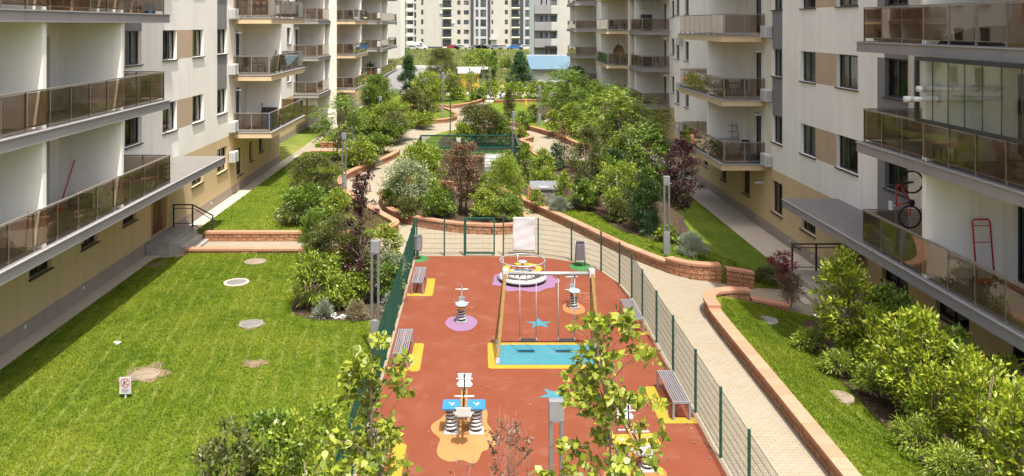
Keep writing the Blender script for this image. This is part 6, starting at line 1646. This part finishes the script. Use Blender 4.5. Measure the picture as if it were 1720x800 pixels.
pv('dark_tree', 'dark tree close to the far right balconies', 'blue', (944, 990, 112, 176), 0, cb=.1, leaf='leaf_dark', prof='round', **T)
pv('field_shrub', 'rounded wild shrub at the far edge of the field', 'bright', (728, 766, 82, 101), 1.4, leaf='leaf_mid')
pv('field_shrub', 'wild shrub in the field right of the round tree', 'bright', (836, 862, 98, 116), .5)
pv('field_shrub', 'small dark shrub in front of the parked van', 'mid', (671, 686, 80, 92), 1.9)
pv('leafy_shrub', 'low shrub by the wall of the second left path', 'mid', (600, 640, 196, 232), .2)
pv('leafy_shrub', 'dark shrub under the round far left tree', 'mid', (632, 690, 190, 238), .28, leaf='leaf_olive')
# --- plants close to the camera
def near(name, label, px, Y, ztop, hw, zg=-.06, **kw):
    sd[0] += 1; X = (px - CX) * Y / F
    return plant(name, label, kw.pop('cat', 'tree'), (X, Y, zg), ztop - zg, hw, hw, seed=sd[0], **kw)
lime = dict(leaf='leaf_lime', L=.10, W=.085, shape='heart', droop=.55, up=.0, wood='bark', trunk=True, prof='shrub', trunk_r=.030, spread=.8, out=.5)
near('lime_tree', 'young lime tree with pale hanging bracts in front of the right swing post', 1016, 11.2, 5.85, .88, cb=.42, ncl=84, crad=.13, dens=1.3, shell=.75, lump=.4, limbs=84, limb_k=.45, extra=('bract', 420, .10, .026), **lime)
near('lime_tree', 'young lime tree with pale bracts over the left playground fence, cut by the bottom edge', 630, 11.6, 5.3, 1.0, cb=.30, ncl=90, crad=.14, dens=1.15, shell=.75, lump=.45, limbs=90, limb_k=.45, extra=('bract', 420, .10, .026), **lime)
near('garden_bush', 'yellow green bush with reddish shoots left of the near left lime tree', 540, 14.2, 3.1, 1.2, cat='shrub', leaf='leaf_bright', L=.10, W=.05, dens=2.0, prof='shrub', cb=.1, lump=.45, stems=8, crad=.2, ncl=90)
near('garden_bush', 'mid green bush between the orange tinted bush and the yellow green bush', 455, 14.6, 2.75, 1.0, cat='shrub', leaf='leaf_mid', L=.10, W=.05, dens=1.8, prof='shrub', cb=.1, lump=.45, stems=8, crad=.18, ncl=70)
near('garden_bush', 'leafy bush with orange tinted young leaves at the bottom left', 372, 14.0, 2.85, 1.0, cat='shrub', leaf='leaf_olive', L=.09, W=.045, dens=1.5, prof='shrub', cb=.1, lump=.5, stems=8, crad=.17, ncl=46, extra=('red_bud', 120, .05, .03))
grass_clump('ornamental_grass', 'tall ornamental grass tuft behind the bottom left bush', 'grass', ((342 - CX) * 15.6 / F, 15.6, .05), 1.15, .35, 160, 'leaf_silver', 5, W=.007)
def twig_bush(label, px, Y, ztop, spread, n, seed, buds):
    r = random.Random(seed); t = thing('bare_shrub', label, 'shrub', ((px - CX) * Y / F, Y, -.06), 0, 'nearly bare twiggy shrubs'); b = MB(); tips = []
    for i in range(n):
        a = r.uniform(0, 6.28); hh = (ztop + .06) * r.uniform(.6, 1.0); sp = spread * r.uniform(.2, 1)
        p = [(0, 0, 0)]
        for k in range(1, 6):
            u = k / 5; p.append((sp * math.cos(a) * u ** 1.3 + r.uniform(-.03, .03), sp * math.sin(a) * u ** 1.3 + r.uniform(-.03, .03), hh * u))
        b.tube(p, [.016, .013, .011, .009, .006, .003], 5)
        for j in range(9):
            k = r.choice((2, 3, 4)); q = p[k]; u = r.uniform(0, 1); q = tuple(q[m] * (1 - u) + p[k + 1][m] * u for m in range(3)); a2 = r.uniform(0, 6.28); l = r.uniform(.2, .5)
            e = (q[0] + l * .6 * math.cos(a2), q[1] + l * .6 * math.sin(a2), q[2] + l * .8); b.tube([q, ((q[0] + e[0]) / 2, (q[1] + e[1]) / 2, (q[2] + e[2]) / 2 - .03), e], [.006, .005, .002], 4, False); tips.append((q, e))
    b.build('twigs', 'twig_bark', t)
    rg = np.random.default_rng(seed); P = []
    for q, e in tips:
        for _ in range(buds):
            u = rg.uniform(.2, 1); P.append([q[m] * (1 - u) + e[m] * u + rg.normal(0, .015) for m in range(3)])
    P = np.array(P)
    if len(P):
        clump = np.sin(P[:, 0] * 9 + seed) + np.sin(P[:, 2] * 6) + np.sin(P[:, 1] * 8) > .2; P = P[clump]
        V, k = leaves(rg, P, rg.normal(0, 1, (len(P), 3)), .065, .04); link('dry_leaves', np_mesh('dry_leaves', V, np.arange(len(V)), 'red_bud' if seed % 2 else 'leaf_bronze', k), t)
twig_bush('nearly bare shrub with brown leaf clumps in front of the rubber floor', 852, 12.6, 4.1, .50, 12, 4, 34)
twig_bush('thin bare twigs with red buds in front of the peach patch', 786, 13.0, 3.0, .25, 5, 9, 5)
# pot plant on a balcony
def pot_leaves():
    rg = np.random.default_rng(3); n = 260; P = np.array([0, 0, .6]) + rg.normal(0, .22, (n, 3)) + np.array([0, 0, .35]); D = rg.normal(0, 1, (n, 3)) + np.array([0, 0, .5])
    V, k = leaves(rg, P, D, .4, .12); link('foliage', np_mesh('foliage', V, np.arange(len(V)), 'leaf_dark', k), PLANT_POT)
pot_leaves()

# --- grass blades on the lawns
HOLES = [(G(px, py, .06)[0], G(px, py, .06)[1], r) for px, py, r in ((245, 630, .42), (397, 475, .45), (422, 545, .37), (429, 440, .41), (428, 611, .16), (211, 668, .02))]
def blades(name, label, poly, zf, n, seed, hgt=.07, holes=(), avoid=()):
    rg = np.random.default_rng(seed); xs = [p[0] for p in poly]; ys = [p[1] for p in poly]
    pts = []; need = n
    A = np.array(poly)
    def ins(x, y):
        c = np.zeros(len(x), bool); j = len(A) - 1
        for i in range(len(A)):
            xi, yi, xj, yj = A[i, 0], A[i, 1], A[j, 0], A[j, 1]
            c ^= ((yi > y) != (yj > y)) & (x < (xj - xi) * (y - yi) / (yj - yi + 1e-12) + xi); j = i
        return c
    x = rg.uniform(min(xs), max(xs), n); y = rg.uniform(max(13.0, min(ys)), max(ys), n)
    k = ins(x, y)
    for hx, hy, hr in holes: k &= (x - hx) ** 2 + (y - hy) ** 2 > hr * hr
    x, y = x[k], y[k]
    for av in avoid:
        A = np.array(av); k = ~ins(x, y); x, y = x[k], y[k]
    z = np.array([zf(a, b) for a, b in zip(x, y)]) if callable(zf) else np.full(len(x), zf)
    P = np.stack([x, y, z], 1); m = len(x)
    a = rg.uniform(0, 6.28, m); S = np.stack([np.cos(a), np.sin(a), 0 * a], 1) * .009 * rg.uniform(.7, 1.5, (m, 1))
    tip = np.stack([rg.normal(0, .028, m), rg.normal(0, .028, m), hgt * rg.uniform(.4, 1.0, m)], 1)
    V = np.stack([P - S, P + S, P + tip], 1).reshape(-1, 3)
    o = link(name, np_mesh(name, V, np.arange(len(V)), 'grass_blade', 3)); tag(o, label, 'grass', None, 'stuff')
B1 = catmull([(-6.3, 28.0), (-5.8, 27.2), (-5, 26.9), (-3.4, 26.9), (-2.76, 27.2), (-2.76, 33.2), (-3.5, 34.7), (-5.4, 34.8), (-6.6, 33.0), (-6.6, 30.4)], 5, True)
BH = catmull([(10.6, 27.3), (10.0, 25), (9.7, 21.5), (9.65, 17), (9.7, 10), (11.6, 6), (12.2, 16), (12.2, 26), (11.6, 28)], 5, True)
blades('lawn_grass', 'short mown grass of the large left lawn', [(-13.23, 13), (-2.75, 13)] + LAWN1[2:], .06, 250000, 1, .055, holes=HOLES, avoid=[B1])
blades('lawn_grass', 'short mown grass of the right lawn beside the hedge', [(7.85, 13)] + [(7.85, 27)] + [(8.2, 28.2), (10, 28.4), (12.6, 28.4), (12.6, 13)], zr, 110000, 2, .055, avoid=[BH])
blades('lawn_grass', 'short mown grass of the shady right garden', [p for p in GARDEN if p[1] < 45] , zr, 110000, 3, .055, avoid=[catmull([(-3.9, 50.8), (-2, 49.5), (.6, 48.6), (2.2, 46), (3.5, 42.6), (5.6, 41), (6.3, 37.6), (8.0, 35.4), (9.4, 35.2), (9.8, 38.6), (10.3, 44), (10.5, 52)], 5, True)])
blades('lawn_grass', 'short mown grass of the lawn beyond the left steps', LAWN2, .27, 90000, 4)
def wild():
    rg = np.random.default_rng(9); n = 60000
    y = 126 + 112 * rg.uniform(0, 1, n) ** .8; x = rg.uniform(-.14, .12, n) * y
    k = ~((x < -5.5) & (y < 173)) & ~((x > 8) & (x < 29) & (y > 136) & (y < 150)) & ~((y > 122) & (y < 134) & (np.abs(x + 1) < 5))
    x, y = x[k], y[k]; z = np.array([tz(a, b) for a, b in zip(x, y)]); m = len(x)
    P = np.stack([x, y, z], 1); a = rg.uniform(0, 6.28, m); S = np.stack([np.cos(a), np.sin(a), 0 * a], 1) * .10 * rg.uniform(.6, 1.4, (m, 1))
    hv = .35 + .35 * np.sin(x * .5) * np.sin(y * .21)
    tip = np.stack([rg.normal(0, .15, m), rg.normal(0, .15, m), np.clip(hv, .1, 1) * rg.uniform(.4, 1.1, m) + .15], 1)
    V = np.stack([P - S, P + S, P + tip], 1).reshape(-1, 3)
    o = link('wild_grass', np_mesh('wild_grass', V, np.arange(len(V)), 'leaf_wild', 3)); tag(o, 'tall wild grass of the field beyond the garden', 'grass', None, 'stuff')
leafmat('leaf_wild', [(.12, .17, .03), (.20, .22, .05), (.28, .27, .09), (.09, .14, .025), (.33, .31, .13)])
wild()

def litter():
    rg = np.random.default_rng(17); n = 150
    x = rg.uniform(-2.5, 5.2, n); y = 16 + 18 * rg.uniform(0, 1, n); x[:50] = 5.2 - rg.uniform(0, .5, 50) ** 1.5
    k = ~((y > 29) & (x > 4)); x, y = x[k], y[k]; P = np.stack([x, y, np.full(len(x), ZP + .02)], 1)
    D = rg.normal(0, 1, (len(x), 3)); D[:, 2] = 0
    V, kk = leaves(rg, P, D, .075, .045, up_noise=.1, fold=.02)
    tag(link('fallen_leaves', np_mesh('fallen_leaves', V, np.arange(len(V)), 'leaf_dry', kk)), 'small dry leaves scattered over the red rubber floor', 'leaves', None, 'stuff')
litter()
# ------------------------------------------------------------------ light and camera
sc = bpy.context.scene
w = bpy.data.worlds.new('World'); sc.world = w; w.use_nodes = True
n = w.node_tree; bg = n.nodes['Background']
sdir = Vector((.137, -.39, 1.0)).normalized()
el = math.asin(sdir.z); az = math.atan2(sdir.x, sdir.y)
sky = n.nodes.new('ShaderNodeTexSky'); sky.sky_type = 'NISHITA'; sky.sun_disc = False
sky.sun_elevation = el; sky.sun_rotation = az; sky.altitude = 100; sky.air_density = .8; sky.dust_density = 5.0; sky.ozone_density = .6
n.links.new(sky.outputs[0], bg.inputs[0]); bg.inputs[1].default_value = .15
ld = bpy.data.lights.new('sun', 'SUN'); ld.energy = 3.0; ld.angle = R(.53); ld.color = (1, .96, .89)
so = bpy.data.objects.new('sun', ld); C.objects.link(so); so.location = (0, 0, 60)
so.rotation_euler = (-sdir).to_track_quat('-Z', 'Y').to_euler()
cd = bpy.data.cameras.new('camera'); cam = bpy.data.objects.new('camera', cd); C.objects.link(cam)
cam.location = (0, 0, H); cam.rotation_euler = (R(90), 0, 0)
cd.sensor_width = 36; cd.lens = F / 1720 * 36; cd.shift_x = (860 - CX) / 1720; cd.shift_y = -(400 - HY) / 1720
cd.clip_start = .1; cd.clip_end = 6000
sc.camera = cam
sc.view_settings.view_transform = 'Standard'; sc.view_settings.look = 'None'; sc.view_settings.gamma = 1; sc.view_settings.use_curve_mapping = False
sc.view_settings.exposure = 1.30
for o_ in bpy.data.objects:
    if o_.parent is None and 'label' in o_ and len(o_['label'].split()) > 16: print('LONG', o_['label'])
